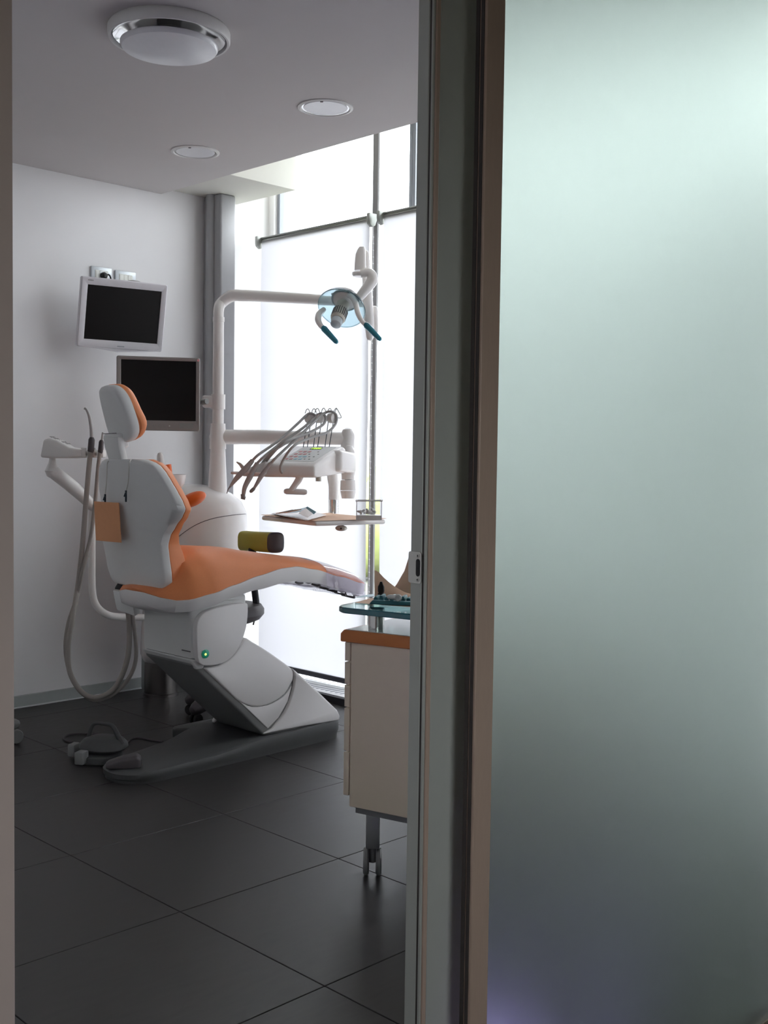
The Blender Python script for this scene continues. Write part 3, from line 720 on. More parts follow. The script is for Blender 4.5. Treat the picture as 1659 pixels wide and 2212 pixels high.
prism(b, cr_spline([Vector((2.80, 4.07, .012)), Vector((2.815, 4.11, .012)), Vector((2.88, 4.12, .012)), Vector((3.10, 4.12, .012)), Vector((3.12, 4.03, .012)), Vector((2.95, 4.02, .012)), Vector((2.85, 4.03, .012))], 3), (0, 0, .05), .010, 3); obj('base_wing', b, 'base_grey', ch, 45)
b = B(); tube(b, [Vector((2.96, 4.00, .085)), Vector((3.00, 4.00, .12))], .010, 10, rnd=True); obj('base_lever', b, 'shell_white', ch)
# --- dark joint under the backrest
b = B(); ps = pts(4.66, (256, 1256), (276, 1264), (283, 1279), (262, 1281), (246, 1272)); prism(b, ps, HF*.08, .006, 2); obj('back_joint', b, 'dark_plastic', ch)
b = B(); ps = pts(4.62, (243, 1275), (282, 1280), (292, 1332), (252, 1318)); prism(b, ps, HF*.10, .006, 2); obj('rear_box', b, 'shell', ch)

# ================================================================== paper bib hung on the chair back
bx = lambda z: backX(z)-.006
bib = thing('bib_napkin', 'orange paper bib clipped to the back of the dental chair', 'bib', (2.42, 3.98, .90))
b = B(); g0 = []
P0, P1, P2, P3 = at(203, 1083, X=2.395), at(256, 1086, X=2.405), at(264, 1172, X=2.41), at(210, 1167, X=2.40)
for i in range(9):
    row = []
    for j in range(9):
        s, t = j/8, i/8
        p = (P0*(1-s)+P1*s)*(1-t)+(P3*(1-s)+P2*s)*t
        row.append(p+Vector((-.004*math.sin(s*3.1)-.006*t, 0, 0)))
    g0.append(row)
slab(b, g0, [[p+Vector((.0035, 0, 0)) for p in r] for r in g0]); obj('napkin', b, 'bib', bib)
for a, c_, e in (((232, 1000), (230, 1040), (227, 1070)), ((280, 998), (277, 1040), (272, 1062))):
    b = B(); top = at(a[0]+6, a[1]-3, X=2.425); q0, q1, q2 = at(*a, X=2.386), at(*c_, X=2.402), at(*e, X=2.405)
    tube(b, [top, q0, q1, q2], .0024, 8); obj('cord', b, 'cord', bib)
    b = B(); e0 = at(e[0], e[1], X=2.402); dn = Vector((0, 0, -1))
    obox(b, e0+dn*.018, (Vector((0, 1, 0)), ZU, Vector((1, 0, 0))), (.007, .046, .006), .001, 1); tube(b, [e0+dn*.004+Vector((-.004, -.004, 0)), e0+dn*.020+Vector((-.008, 0, 0))], .003, 6); obj('clip', b, 'clip', bib)

# ================================================================== dental unit tower
uc = at(425, 1150, Y=4.78); uc.z = 0
un = thing('dental_unit', 'white dental unit tower with round pole and bowl behind the chair', 'dental unit', (uc.x, uc.y, 0))
b = B()
secs = [(.20, .17, .16, -.10), (.24, .215, .20, -.07), (.34, .25, .24, -.03), (.60, .262, .25, 0), (.86, .262, .25, 0), (.97, .258, .245, 0), (1.03, .240, .23, -.01), (1.075, .205, .20, -.03), (1.105, .15, .15, -.05), (1.118, .08, .09, -.06)]
loft(b, [super_loop((uc.x+HR.x*dx, uc.y+HR.y*dx), rx, ry, z, 40, 2.5, HR, HF) for z, rx, ry, dx in secs]); bevel(b, .004, 1, 1.2); ub = obj('body', b, 'unit_white', un, 60)
# the two seams on the pod
sm = [(372, 1172), (395, 1152), (425, 1133), (460, 1120), (500, 1113), (531, 1110)]
def on_pod(px, py):
    ro = CAM; rd = (at(px, py, d=1)-CAM).normalized()
    best = None
    for i in range(400):
        t = 4.8+i*.003; p = ro+rd*t; z = p.z
        rx = ry = None
        for (z0, a0, c0_, d0_), (z1, a1, c1_, d1_) in zip(secs, secs[1:]):
            if z0 <= z <= z1:
                k = (z-z0)/(z1-z0); rx, ry, dx = a0+(a1-a0)*k, c0_+(c1_-c0_)*k, d0_+(d1_-d0_)*k
        if rx is None: continue
        v = p-Vector((uc.x+HR.x*dx, uc.y+HR.y*dx, z)); 
        if (abs(v.dot(HR))/rx)**2.5+(abs(v.dot(HF))/ry)**2.5 <= 1: return p
    return None
sm2 = [(p.x, p.y) for p in cr_spline([Vector((a, c_, 0)) for a, c_ in sm], 6)]
sp = [q-HF*.0025 for q in (on_pod(*s) for s in sm2) if q]
if len(sp) > 2:
    b = B(); tube(b, sp, .0016, 6); obj('seam', b, 'end_grey', ub)
base_c = at(347, 1500, Z=0)
b = B(); lathe(b, [(.092, 0), (.092, .012), (.086, .016), (.086, .24)], base_c, ZU, 32); obj('base_column', b, 'dark_chrome', un)
b = B(); prism(b, [base_c+HR*-.10+Vector((0, 0, .03)), base_c+HR*.02+Vector((0, 0, .03)), base_c+HR*.10+Vector((0, 0, .26)), base_c+HR*-.10+Vector((0, 0, .26))], HF*-.02+Vector((0, 0, 0)), .008, 2); obj('base_skirt', b, 'skirting', un)
# pole with joints
pb = at(470, 1050, Y=4.66); PD = (pb-CAM).dot(FW)
def pole(y0, y1, r0, r1, mat='unit_white', nm='pole', n=24, rnd=False):
    b = B(); a = at(470, y0, Y=4.66); c_ = at(470, y1, Y=4.66)
    tube(b, [Vector((pb.x, pb.y, a.z)), Vector((pb.x, pb.y, c_.z))], [r0, r1], n, smooth=False, rnd=rnd); return obj(nm, b, mat, un)
pole(1068, 955, mm(21, PD), mm(15.5, PD))
pole(970, 915, mm(18, PD), mm(16, PD), nm='pole_collar', rnd=False)
pole(930, 690, mm(12.5, PD), mm(11.5, PD))
pole(884, 852, mm(15.5, PD), mm(15.5, PD), nm='pole_clamp')
b = B(); p0 = at(455, 867, Y=4.66); obox(b, Vector((pb.x, pb.y, p0.z))-HR*.045, (HR, HF, ZU), (.07, .055, .062), .012, 3); obj('pole_bracket', b, 'unit_white', un)
zt0 = at(470, 690, Y=4.66).z
jt = at(806, 655, d=5.62)
el = [Vector((pb.x, pb.y, zt0-.02)), Vector((pb.x, pb.y, zt0+.05)), at(478, 655, d=PD-.005), at(500, 639.5, d=PD-.02), at(530, 638.5, d=PD-.03), at(620, 643, d=PD-.06), at(720, 649, d=5.62), at(800, 653, d=5.62)]
b = B(); tube(b, el, [mm(11, PD), mm(11.5, PD), mm(12, PD), mm(12.5, PD), mm(12.5, PD), mm(11.5, PD), mm(10.5, PD), mm(10, PD)], 20, 5); obj('upper_arm', b, 'unit_white', un)
b = B(); tube(b, [Vector((pb.x, pb.y, zt0-.012)), Vector((pb.x, pb.y, zt0+.012))], mm(12.6, PD), 20, smooth=False); obj('elbow_ring', b, 'unit_white', un)
# lower arm to the console
b = B(); tube(b, [at(468, 944, d=PD), at(560, 944, d=PD-.02), at(660, 946, d=5.55), at(742, 947.5, d=5.50)], [mm(16, PD), mm(16, PD), mm(14.5, 5.5), mm(14, 5.5)], 24, 4, rnd=True); obj('lower_arm', b, 'unit_white', un)
b = B(); tube(b, [at(751, 940, d=5.50), at(751, 985, d=5.50)], [mm(16, 5.5), mm(14, 5.5)], 24, smooth=False, rnd=True); obj('arm_elbow', b, 'unit_white', un)
# bowl, water spout
bc = at(363, 1030, d=5.42)
b = B(); R = mm(39, 5.42)
lathe(b, [(0, -.085), (.03, -.085), (R*.7, -.06), (R*.93, -.03), (R, .012), (R*.95, .012), (R*.86, -.025), (R*.6, -.05), (0, -.06)], bc, ZU, 36); obj('rinse_bowl', b, 'unit_white', un)
b = B(); tube(b, [bc+Vector((0, 0, -.08)), bc+Vector((0, 0, -.16))], [.04, .06], 20, smooth=False); obj('bowl_stem', b, 'unit_white', un)
b = B(); tube(b, pts(5.52, (347, 1030), (347, 1000), (346, 984)), [mm(9, 5.5), mm(8.5, 5.5), mm(7, 5.5)], 16, rnd=True); obj('water_spout', b, 'unit_white', un)
b = B(); c_ = at(416, 1079, d=5.40)
t = B(); bmesh.ops.create_uvsphere(t, u_segments=24, v_segments=14, radius=1)
for v in t.verts:
    x, y, z = v.co; v.co = c_+(HR*math.cos(.42)+ZU*math.sin(.42))*(x*mm(31, 5.4))+(ZU*math.cos(.42)-HR*math.sin(.42))*(y*mm(15, 5.4))+HF*(z*.06)
merge(b, t); obj('amber_filter', b, 'cup_orange', un, label='orange rounded filter cover')
# orange cup beside the bowl
cb = at(364, 1040, d=5.36)
b = B(); axc = (ZU+HR*-.18).normalized(); lathe(b, [(0, 0), (mm(10.5, 5.36), 0), (mm(12, 5.36), mm(36, 5.36)), (mm(11.2, 5.36), mm(36, 5.36)), (mm(9.5, 5.36), .006), (0, .006)], cb, axc, 24)
cup = obj('drinking_cup', b, 'cup_orange'); tag(cup, 'small orange plastic cup standing by the rinse bowl', 'cup')

# ================================================================== operating lamp
LD = 5.46
ol = thing('operating_lamp', 'operating lamp with pale blue reflector and two blue-tipped handles', 'lamp', at(742, 690, d=LD))
b = B(); tube(b, [at(799, 728, d=5.58), at(797, 690, d=5.58), at(793, 620, d=5.56), at(789.5, 548, d=5.54)], [mm(8.5, 5.5), mm(11, 5.5), mm(10, 5.5), mm(8, 5.5)], 20, 5, rnd=True); obj('spring_arm', b, 'unit_white', ol)
b = B(); tube(b, [at(809, 668, d=5.62), at(810, 716, d=5.62)], mm(7.5, 5.6), 18, smooth=False, rnd=True); obj('arm_joint', b, 'unit_white', ol)
b = B(); loft(b, [super_loop(tuple(at(px, py, d=5.48).xy), mm(rx, 5.48), .022, at(px, py, d=5.48).z, 28, 3.2, HR, HF) for px, py, rx in ((778, 584, 12.5), (778, 570, 12.2), (779, 550, 11.2), (781, 540, 9), (782, 534.5, 6))]); obj('swivel_cover', b, 'unit_white', ol, 50)
b = B(); fc = at(777, 592, d=5.48); lathe(b, [(0, -.014), (mm(14, 5.48), -.012), (mm(17, 5.48), -.002), (mm(16, 5.48), .008), (0, .010)], fc, ZU, 30); obj('swivel_flange', b, 'unit_white', ol)
b = B(); tube(b, pts(5.45, (779, 591), (795, 589), (803, 596), (803, 607), (794, 620), (783, 634), (772, 647)), [.020, .023, .027, .028, .026, .024, .020], 18, 6); obj('yoke', b, 'unit_white', ol)
lax = (HR*-.20+ZU*-.72+HF*-.66).normalized()
lc = at(742, 655, d=LD)
RD = mm(52, LD)
b = B(); prof = [(0, -.030), (RD*.35, -.028), (RD*.70, -.012), (RD*.92, .016), (RD, .040), (RD*.985, .042), (RD*.90, .020), (RD*.68, -.006), (RD*.35, -.022), (0, -.024)]
lathe(b, prof, lc, lax, 44); obj('reflector', b, 'lamp_blue', ol, 60)
b = B(); lathe(b, [(RD*.995, .036), (RD*1.02, .040), (RD*.995, .045), (RD*.975, .041)], lc, lax, 44, close=False); obj('reflector_rim', b, 'lamp_blue', ol)
b = B(); lathe(b, [(0, -.058), (RD*.40, -.054), (RD*.56, -.040), (RD*.58, -.024), (RD*.40, -.010), (0, -.008)], lc, lax, 32); obj('hub', b, 'unit_white', ol)
b = B(); r0 = mm(16, LD); lathe(b, [(r0*.9, .01), (r0*.85, .05), (r0, .058), (r0, .118), (r0*.85, .128), (r0*.7, .130)], lc, lax, 30); hb = obj('bulb_housing', b, 'rib_grey', ol)
u = lax.orthogonal().normalized(); v = lax.cross(u)
for k in range(22):
    a = 2*PI*k/22; dr = u*math.cos(a)+v*math.sin(a); tg = lax.cross(dr)
    b = B(); obox(b, lc+lax*.088+dr*(r0+.0004), (tg, lax, dr), (.0045, .052, .002)); obj('vent_slot', b, 'end_grey', hb)
b = B(); lathe(b, [(r0*.72, .126), (r0*.82, .140), (r0*.72, .162), (r0*.40, .170), (0, .171)], lc, lax, 24); obj('lens', b, 'lens', ol)
# white arc over the reflector and the two handles
b = B(); tube(b, pts(LD-.02, (717, 633, LD+.08), (735, 634, LD+.02), (756, 639, LD-.03), (768, 655, LD-.08), (773, 676, LD-.12), (782, 694, LD-.14), (793, 704, LD-.15)), [.006, .010, .013, .014, .013, .011, .011], 14, 6, flat=ZU); obj('handle_arc', b, 'unit_white', ol)
b = B(); tube(b, pts(LD, (700, 668, LD), (690, 678, LD-.03), (687, 690, LD-.06), (692, 702, LD-.08), (701, 711, LD-.09)), [.012, .016, .016, .013, .011], 14, 6); obj('handle_arc', b, 'unit_white', ol)
for a, c_ in (((792, 703, LD-.15), (820, 732, LD-.17)), ((700, 710, LD-.09), (726, 738, LD-.11))):
    b = B(); tube(b, pts(0, a, c_), [mm(7.0, LD), mm(5.2, LD)], 14, smooth=False, rnd=True); obj('grip', b, 'grip_blue', ol)

# ================================================================== instrument console
CD = 5.08
ic = thing('instrument_console', 'white instrument console with keypad and green digits on the lower arm', 'console', at(660, 1030, d=CD))
A0 = at(518, 1030, d=CD); B0 = at(680, 1032, d=CD)
ex = (B0-A0); ex.z = 0; ew = ex.length; ex.normalize()
eb = (HR*math.sin(math.radians(25))+HF*math.cos(math.radians(25))).normalized()
def cp(s, t, z): return Vector((A0.x, A0.y, 0))+ex*s+eb*t+ZU*z
zb_, zf_, zk_ = A0.z, at(680, 1006, d=CD).z, at(715, 964, d=CD+.25).z
b = B()
def csec(s, shr=0): return [cp(s, 0, zb_+.006+shr*.01), cp(s, 0, zf_-shr*.012), cp(s, .03, zf_+.012-shr*.012), cp(s, .29, zk_-shr*.01), cp(s, .31, zk_-.012), cp(s, .31, zb_+.02), cp(s, .02, zb_)]
loft(b, [csec(.10, .8), csec(.115), csec(ew-.012), csec(ew, .6)]); bevel(b, .008, 2, .6); con = obj('housing', b, 'unit_white', ic, 45)
# left arm-like part of the console carrying the holders
b = B(); loft(b, [[cp(s, .02, zb_+.0), cp(s, 0, zb_+.02), cp(s, .02, zb_+h), cp(s, .12, zb_+h+.02), cp(s, .15, zb_+.02)] for s, h in ((-.0, .03), (.05, .05), (.11, .075))]); bevel(b, .008, 2, .6); obj('holder_block', b, 'unit_white', ic, 45)
for k in range(4):
    b = B(); o = cp(-.005+k*.035, -.015, zb_+.018)
    tube(b, [o+ex*-.012+eb*.03, o+ex*-.016+eb*-.01, o+eb*-.018, o+ex*.016+eb*-.008, o+ex*.014+eb*.03], .0065, 8, 5); obj('holder', b, 'unit_white', ic)
b = B(); tube(b, pts(CD-.02, (526, 1012), (519, 1003), (511, 998)), [.010, .007, .003], 8); obj('holder_hook', b, 'rib_grey', ic)
# connector to the arm
b = B(); p0 = cp(ew-.02, .20, (zb_+zk_)/2+.005); p1 = at(752, 1000, d=5.48)
obox(b, (p0+p1)/2, ((p1-p0).normalized(), ZU.cross((p1-p0).normalized()).normalized(), ZU), ((p1-p0).length-.02, .10, .104), .02, 4); obj('neck', b, 'unit_white', ic)
b = B(); tube(b, [at(752, 975, d=5.46), at(752, 1024, d=5.46)], mm(15, 5.46), 26, smooth=False, rnd=True); obj('swivel', b, 'unit_white', ic)
for y0, y1, r0, r1 in ((1020, 1036.5, 14, 14), (1037.5, 1059.5, 16.2, 17.2), (1060.5, 1077, 17, 13.5)):
    b = B(); tube(b, [at(751.5, y0, d=5.46), at(751.5, y1, d=5.46)], [mm(r0, 5.46), mm(r1, 5.46)], 26, smooth=False); obj('knob_ring', b, 'unit_white', ic)
# control panel
pn = (cp(1, .29, zk_)-cp(1, .03, zf_+.012)); pu = pn.normalized(); pnn = ex.cross(pu).normalized()
if pnn.z < 0: pnn = -pnn
def kp(s, t, h=.001): return cp(s, .03, zf_+.012)+pu*t+pnn*h      # s along the width, t up the slope
pl_ = pn.length
b = B(); obox(b, kp(.235, pl_*.52, .0006), (ex, pu, pnn), (.155, pl_*.86, .0016), .0005, 1); pan = obj('control_panel', b, 'shell', ic)
b = B(); obox(b, kp(.232, pl_*.82, .002), (ex, pu, pnn), (.052, .030, .0016), .0005, 1); obj('display', b, 'led_back', ic)
# digits of the display
def text_mesh(txt, size):
    cu = bpy.data.curves.new('t', 'FONT'); cu.body = txt; cu.size = size; cu.align_x = 'CENTER'; cu.align_y = 'CENTER'; cu.extrude = .0004
    o = bpy.data.objects.new('t', cu); COL.objects.link(o)
    dg = bpy.context.evaluated_depsgraph_get(); me = bpy.data.meshes.new_from_object(o.evaluated_get(dg)); bpy.data.objects.remove(o); bpy.data.curves.remove(cu)
    bm = B(); bm.from_mesh(me); bpy.data.meshes.remove(me); return bm
b = text_mesh('1000', .024)
for vv in b.verts: vv.co = kp(.232, pl_*.82, .0032)+ex*vv.co.x+pu*(vv.co.y*1.15)+pnn*vv.co.z
obj('digits', b, 'led', ic)
b = B(); obox(b, kp(.236, pl_*.945, .002), (ex, pu, pnn), (.034, .006, .001)); obj('maker_mark', b, 'key_grey', ic)
for r in range(4):
    for c_ in range(6):
        if c_ >= 3 and r < 2 and (r+c_) % 2: continue
        col = 'key_red' if (r < 2 and c_ < 3) or (r >= 2 and c_ < 2) else ('key_blue' if r >= 2 and c_ < 4 else 'key_grey')
        sz = (.014, .017) if c_ < 4 and col != 'key_grey' else (.007, .007)
        b = B(); obox(b, kp(.182+c_*.021-.003*r, pl_*(.63-r*.145), .002), (ex, pu, pnn), (sz[0], sz[1], .0018), .0005, 1); obj('key', b, col, ic)
# handle and knob under the console
b = B(); tube(b, pts(CD+.03, (648, 1024), (645, 1036), (637, 1048), (630, 1060)), [.020, .017, .014, .016], 14, 5); obj('handle_stem', b, 'unit_white', ic)
b = B(); tube(b, pts(CD+.03, (619, 1061.5), (658, 1063)), mm(6.5, CD), 16, smooth=False, rnd=True); obj('handle_bar', b, 'unit_white', ic)
b = B(); tube(b, pts(CD+.08, (688, 1028), (688, 1040)), mm(6.5, CD), 14, smooth=False); obj('knob', b, 'rib_grey', ic)
# hose supports: two wires, a disc, a wire loop
SUP = [((655, 966), (664, 966), (664, 913), (671, 913), (669, 904), 10.5), ((677, 966), (686, 966), (684, 912), (694, 912), (690, 903), 11), ((702, 966), (711, 966), (709, 911), (720, 911), (717, 903), 11.5)]
SD = CD+.22
for w0, w1, t0, t1, dc, r in SUP:
    b = B(); tube(b, pts(SD, w0, t0), .0022, 6, smooth=False); tube(b, pts(SD, w1, t1), .0022, 6, smooth=False); obj('support_wire', b, 'clip', ic)
    b = B(); ctr = at(dc[0], dc[1], d=SD); dax = (HR*.75-HF*.65).normalized()
    lathe(b, [(0, -.014), (mm(r, SD)*.95, -.014), (mm(r, SD), -.010), (mm(r, SD), .012), (mm(r, SD)*.9, .017), (0, .018)], ctr, dax, 26); obj('hose_disc', b, 'unit_white', ic)
    b = B(); x, y = dc
    tube(b, pts(SD, (x-10, y-11), (x-7, y-19), (x-3, y-20), (x+1, y-12), (x+3, y-9), (x+6, y-18), (x+10, y-21), (x+15, y-12)), .0020, 6, 5); 
    obj('wire_loop', b, 'roller', ic)
b = B(); tube(b, pts(SD, (723, 893), (727, 883), (733, 892), (737, 901), (734, 903), (729, 902)), .0020, 6, 5); obj('wire_loop', b, 'roller', ic)

# handpieces with their hoses
def hp(label, body, rad, hose, head, hr=.0042, d=CD-.03):
    T = thing('dental_handpiece', label, 'handpiece', at(body[0][0], body[0][1], d=d), 'handpieces on the instrument console')
    b = B(); tube(b, pts(d, *body), rad, 14, 5); obj('handle', b, 'hose_light', T)
    b = B(); head(b, d); obj('head', b, 'grey_metal', T)
    b = B(); tube(b, pts(d, *hose), mm(2.9, CD), 12, 6); obj('hose', b, 'hose_light', T)
def head_syr(b, d): tube(b, pts(d, (499, 1049), (493, 1057), (490, 1066)), [.005, .0028, .002], 8, 4)
def head_drill(b, d):
    tube(b, pts(d, (524.5, 1067), (525.5, 1076)), .0105, 14, smooth=False); tube(b, pts(d, (521, 1074), (530, 1076.5)), .008, 12, smooth=False)
def head_turb(b, d): tube(b, pts(d, (548, 1056), (542.5, 1061)), .0085, 14, smooth=False, rnd=True)
hp('grey air syringe with a thin needle tip, leftmost on the console', [(498, 1050), (512, 1032), (530, 1013), (546, 994)], [.006, .012, .014, .010],
   [(546, 994), (560, 981), (600, 953, CD+.05), (640, 918, CD+.15), (662, 897, CD+.2), (672, 893, CD+.2), (681, 899, CD+.2), (676, 912, CD+.2), (650, 938, CD+.1), (600, 968), (570, 995, CD+.02), (563, 1013, CD+.03)], head_syr)
hp('grey contra-angle handpiece, middle of the three on the console', [(526, 1068), (529, 1052), (541, 1028), (556, 1000)], [.009, .011, .0135, .010],
   [(556, 1000), (572, 985), (610, 955, CD+.05), (655, 924, CD+.14), (682, 900, CD+.2), (694, 893, CD+.2), (703, 901, CD+.2), (697, 918, CD+.18), (660, 938, CD+.1), (615, 955), (580, 990, CD+.02), (568, 1014, CD+.03)], head_drill)
hp('slim grey handpiece with a ball head, rightmost on the console', [(548, 1056), (556, 1043), (566, 1026), (585, 1001)], [.006, .0085, .011, .009],
   [(585, 1001), (600, 985), (640, 948, CD+.05), (680, 910, CD+.15), (700, 893, CD+.2), (716, 889, CD+.2), (727, 898, CD+.21), (724, 917, CD+.2), (705, 935, CD+.15), (670, 946, CD+.08), (635, 963), (614, 990, CD-.02), (606, 1012, CD-.02), (612, 1027, CD+.02)], head_turb)

# ================================================================== tray table under the console
TD = 4.95
N = at(681, 1131, d=TD)
d1 = (HR*-math.sin(math.radians(35))+HF*math.cos(math.radians(35))); d2 = (HR*math.sin(math.radians(55))+HF*math.cos(math.radians(55)))
TL, TW = .50, .385
tt = thing('tray_table', 'white tray table hanging on a chrome post below the console', 'tray', Vector((N.x, N.y, N.z-.03)))
b = B(); prism(b, [N+ZU*-.012, N+d1*TL+ZU*-.012, N+d1*TL+d2*TW+ZU*-.012, N+d2*TW+ZU*-.012], (0, 0, .022), .010, 3); obj('tray', b, 'unit_white', tt)
tz = N.z+.010
def tp(px, py, dz=0): 
    p = at(px, py, Z=tz); return Vector((p.x, p.y, tz+dz))
cT = N+d1*(TL*.55)+d2*(TW*.5)
pst = at(720.5, 1108, Z=tz)
b = B(); tube(b, [Vector((pst.x, pst.y, tz-.002)), Vector((pst.x, pst.y, at(720, 1079, d=(pst-CAM).dot(FW)).z))], mm(12.6, 5.15), 28, smooth=False); obj('chrome_sleeve', b, 'chrome', tt)
pd = (pst-CAM).dot(FW)
b = B(); tube(b, [Vector((pst.x, pst.y, at(720, 1082, d=pd).z)), Vector((pst.x, pst.y, at(720, 1052, d=pd).z)), Vector((pst.x, pst.y, at(720, 1036, d=pd).z))+HR*-.003, Vector((pst.x, pst.y, at(720, 1022, d=pd).z))+HR*-.006], [mm(11.2, pd), mm(11.5, pd), mm(13, pd), mm(13.5, pd)], 22, 4); obj('post', b, 'unit_white', tt)
b = B(); obox(b, Vector((pst.x, pst.y, tz-.027)), (d1, d2, ZU), (.15, .12, .018), .005, 2); obj('mount_plate', b, 'shell_white', tt)
b = B(); kq = at(737, 1141, d=5.1); t = B(); bmesh.ops.create_uvsphere(t, u_segments=20, v_segments=12, radius=1)
for v_ in t.verts: v_.co = kq+HR*(v_.co.x*.028)+HF*(v_.co.y*.024)+ZU*(v_.co.z*.014)
merge(b, t); kn = obj('lock_knob', b, 'rib_grey', tt)
b = B(); lathe(b, [(.005, 0), (.004, .003), (0, .003)], kq-HF*.023, -HF, 12); obj('knob_dot', b, 'end_grey', kn)
# peach paper liner on the tray
def flat_sheet(corners, th, lift, n=10):
    g = []
    for i in range(n+1):
        row = []
        for j in range(n+1):
            s, t = i/n, j/n
            p = (corners[0]*(1-s)+corners[1]*s)*(1-t)+(corners[3]*(1-s)+corners[2]*s)*t
            row.append(p+ZU*lift(s, t))
        g.append(row)
    return g, [[p+ZU*th for p in r] for r in g]
b = B(); e0 = .004
cn = [N+d1*e0+d2*e0, N+d1*(TL+.012)+d2*.004, N+d1*(TL+.006)+d2*(TW+.004), N+d1*e0+d2*(TW+.006)]
cn = [Vector((p.x, p.y, tz+.0012)) for p in cn]
slab(b, *flat_sheet(cn, .0008, lambda s, t: .004*max(0, s-.9)*10*.6+.005*max(0, t-.92)*8))
o = obj('tray_liner', b, 'paper'); tag(o, 'peach paper liner covering the tray table', 'paper')
# sterile pouches
def pouch(label, c4, bend, mat2):
    T = thing('sterile_pouch', label, 'pouch', c4[0], 'sterile pouches on the tray')
    b = B(); slab(b, *flat_sheet(c4, .0010, bend)); obj('film', b, 'pouch_clear', T)
    b = B(); c5 = [c4[0]*.96+c4[3]*.04, c4[1]*.96+c4[2]*.04, c4[1]*.62+c4[2]*.38, c4[0]*.62+c4[3]*.38]; c5 = [p+ZU*.0014 for p in c5]
    slab(b, *flat_sheet(c5, .0010, bend)); obj('blue_seal', b, mat2, T)
pa = [tp(586, 1113, .003), tp(664, 1128, .003), tp(705, 1116, .003), tp(640, 1106, .003)]
pouch('clear sterile pouch lying flat on the tray liner', pa, lambda s, t: .004+.006*math.sin(s*3.1)*(t), 'pouch_clear')
b = B()
q = [at(578, 1115, d=5.12), at(650, 1104, d=5.08), at(662, 1094.5, d=5.22), at(594, 1112, d=5.28)]
b_ = thing('sterile_pouch', 'blue-edged sterile pouch propped up like a tent on the tray', 'pouch', tp(620, 1115), 'sterile pouches on the tray')
b = B(); slab(b, *flat_sheet(q, .001, lambda s, t: .003*math.sin(s*5))); obj('film', b, 'pouch_blue', b_)
q2 = [at(645, 1109, d=5.04), at(664, 1095, d=5.16), at(681, 1107, d=5.12), at(664, 1118, d=5.00)]
b = B(); slab(b, *flat_sheet(q2, .001, lambda s, t: 0)); obj('flap', b, 'pouch_clear', b_)
q3 = [at(660, 1097, d=5.09), at(664, 1094.5, d=5.09), at(683, 1106, d=5.05), at(678, 1111, d=5.05)]
b = B(); slab(b, *flat_sheet(q3, .001, lambda s, t: 0)); obj('blue_seal', b, 'pouch_blue', b_)
for k in range(4):
    b = B(); a0 = at(596+k*7, 1111-k*.4, d=5.10-.01*k); a1 = at(633+k*6, 1104-k*.3, d=5.08-.01*k); tube(b, [a0+ZU*.004, a1+ZU*.006], .0018, 6, smooth=False); obj('instrument', b, 'chrome', b_)
# clear box of cotton rolls
BD = 5.02
bl, br = at(770, 1114, d=BD), at(824, 1114, d=BD)
bxa = (br-bl).normalized(); bwid = (br-bl).length; bdep = .075; bh = mm(42, BD)
bz0 = tz+.003; bl = Vector((bl.x, bl.y, bz0))
bxx = thing('cotton_box', 'clear acrylic box with cotton rolls on the tray', 'box', bl+bxa*bwid/2)
b = B(); t_ = .002
for (o_, s1, s2, a, c_) in ((bl, bwid, bh, bxa, ZU), (bl+HF*bdep, bwid, bh, bxa, ZU), (bl, bdep, bh, HF, ZU), (bl+bxa*bwid, bdep, bh, HF, ZU)):
    nrm = a.cross(c_); obox(b, o_+a*s1/2+c_*s2/2, (a, c_, nrm), (s1, s2, t_))
obj('wall', b, 'acrylic', bxx)
b = B(); obox(b, bl+bxa*bwid/2+HF*bdep/2+ZU*.011, (bxa, HF, ZU), (bwid+.002, bdep+.002, .022), .002, 1); obj('base', b, 'pipe_white', bxx)
b = B()
for o_, a, s1 in ((bl+ZU*bh, bxa, bwid), (bl+ZU*bh+HF*bdep, bxa, bwid), (bl+ZU*bh, HF, bdep), (bl+ZU*bh+bxa*bwid, HF, bdep)): obox(b, o_+a*s1/2, (a, a.cross(ZU), ZU), (s1+.010, .004, .006), .001, 1)
for o_ in (bl, bl+bxa*bwid): obox(b, o_+ZU*bh/2, (bxa, HF, ZU), (.003, .003, bh))
obj('rim', b, 'mon_white', bxx)
for k in range(11):
    p = bl+bxa*(.012+random.random()*(bwid*.62))+HF*(.012+random.random()*.05)+ZU*(.026+random.random()*.022)
    dr = Vector((random.uniform(-1, 1), random.uniform(-1, 1), random.uniform(-.2, .2))).normalized()
    b = B(); tube(b, [p-dr*.009, p+dr*.009], .0055, 10, smooth=False, rnd=True); o = obj('cotton_roll', b, 'cotton')
    tag(o, 'white cotton roll lying in the clear acrylic box', 'cotton roll', 'cotton rolls in the acrylic box')
b = B(); lathe(b, [(.012, 0), (.017, .045), (.016, .045), (.011, .002), (0, .002)], bl+bxa*(bwid*.62)+HF*.03+ZU*.03, ZU+bxa*.15, 20); o = obj('clear_cup', b, 'acrylic'); tag(o, 'tiny clear cup standing among the cotton rolls', 'cup')

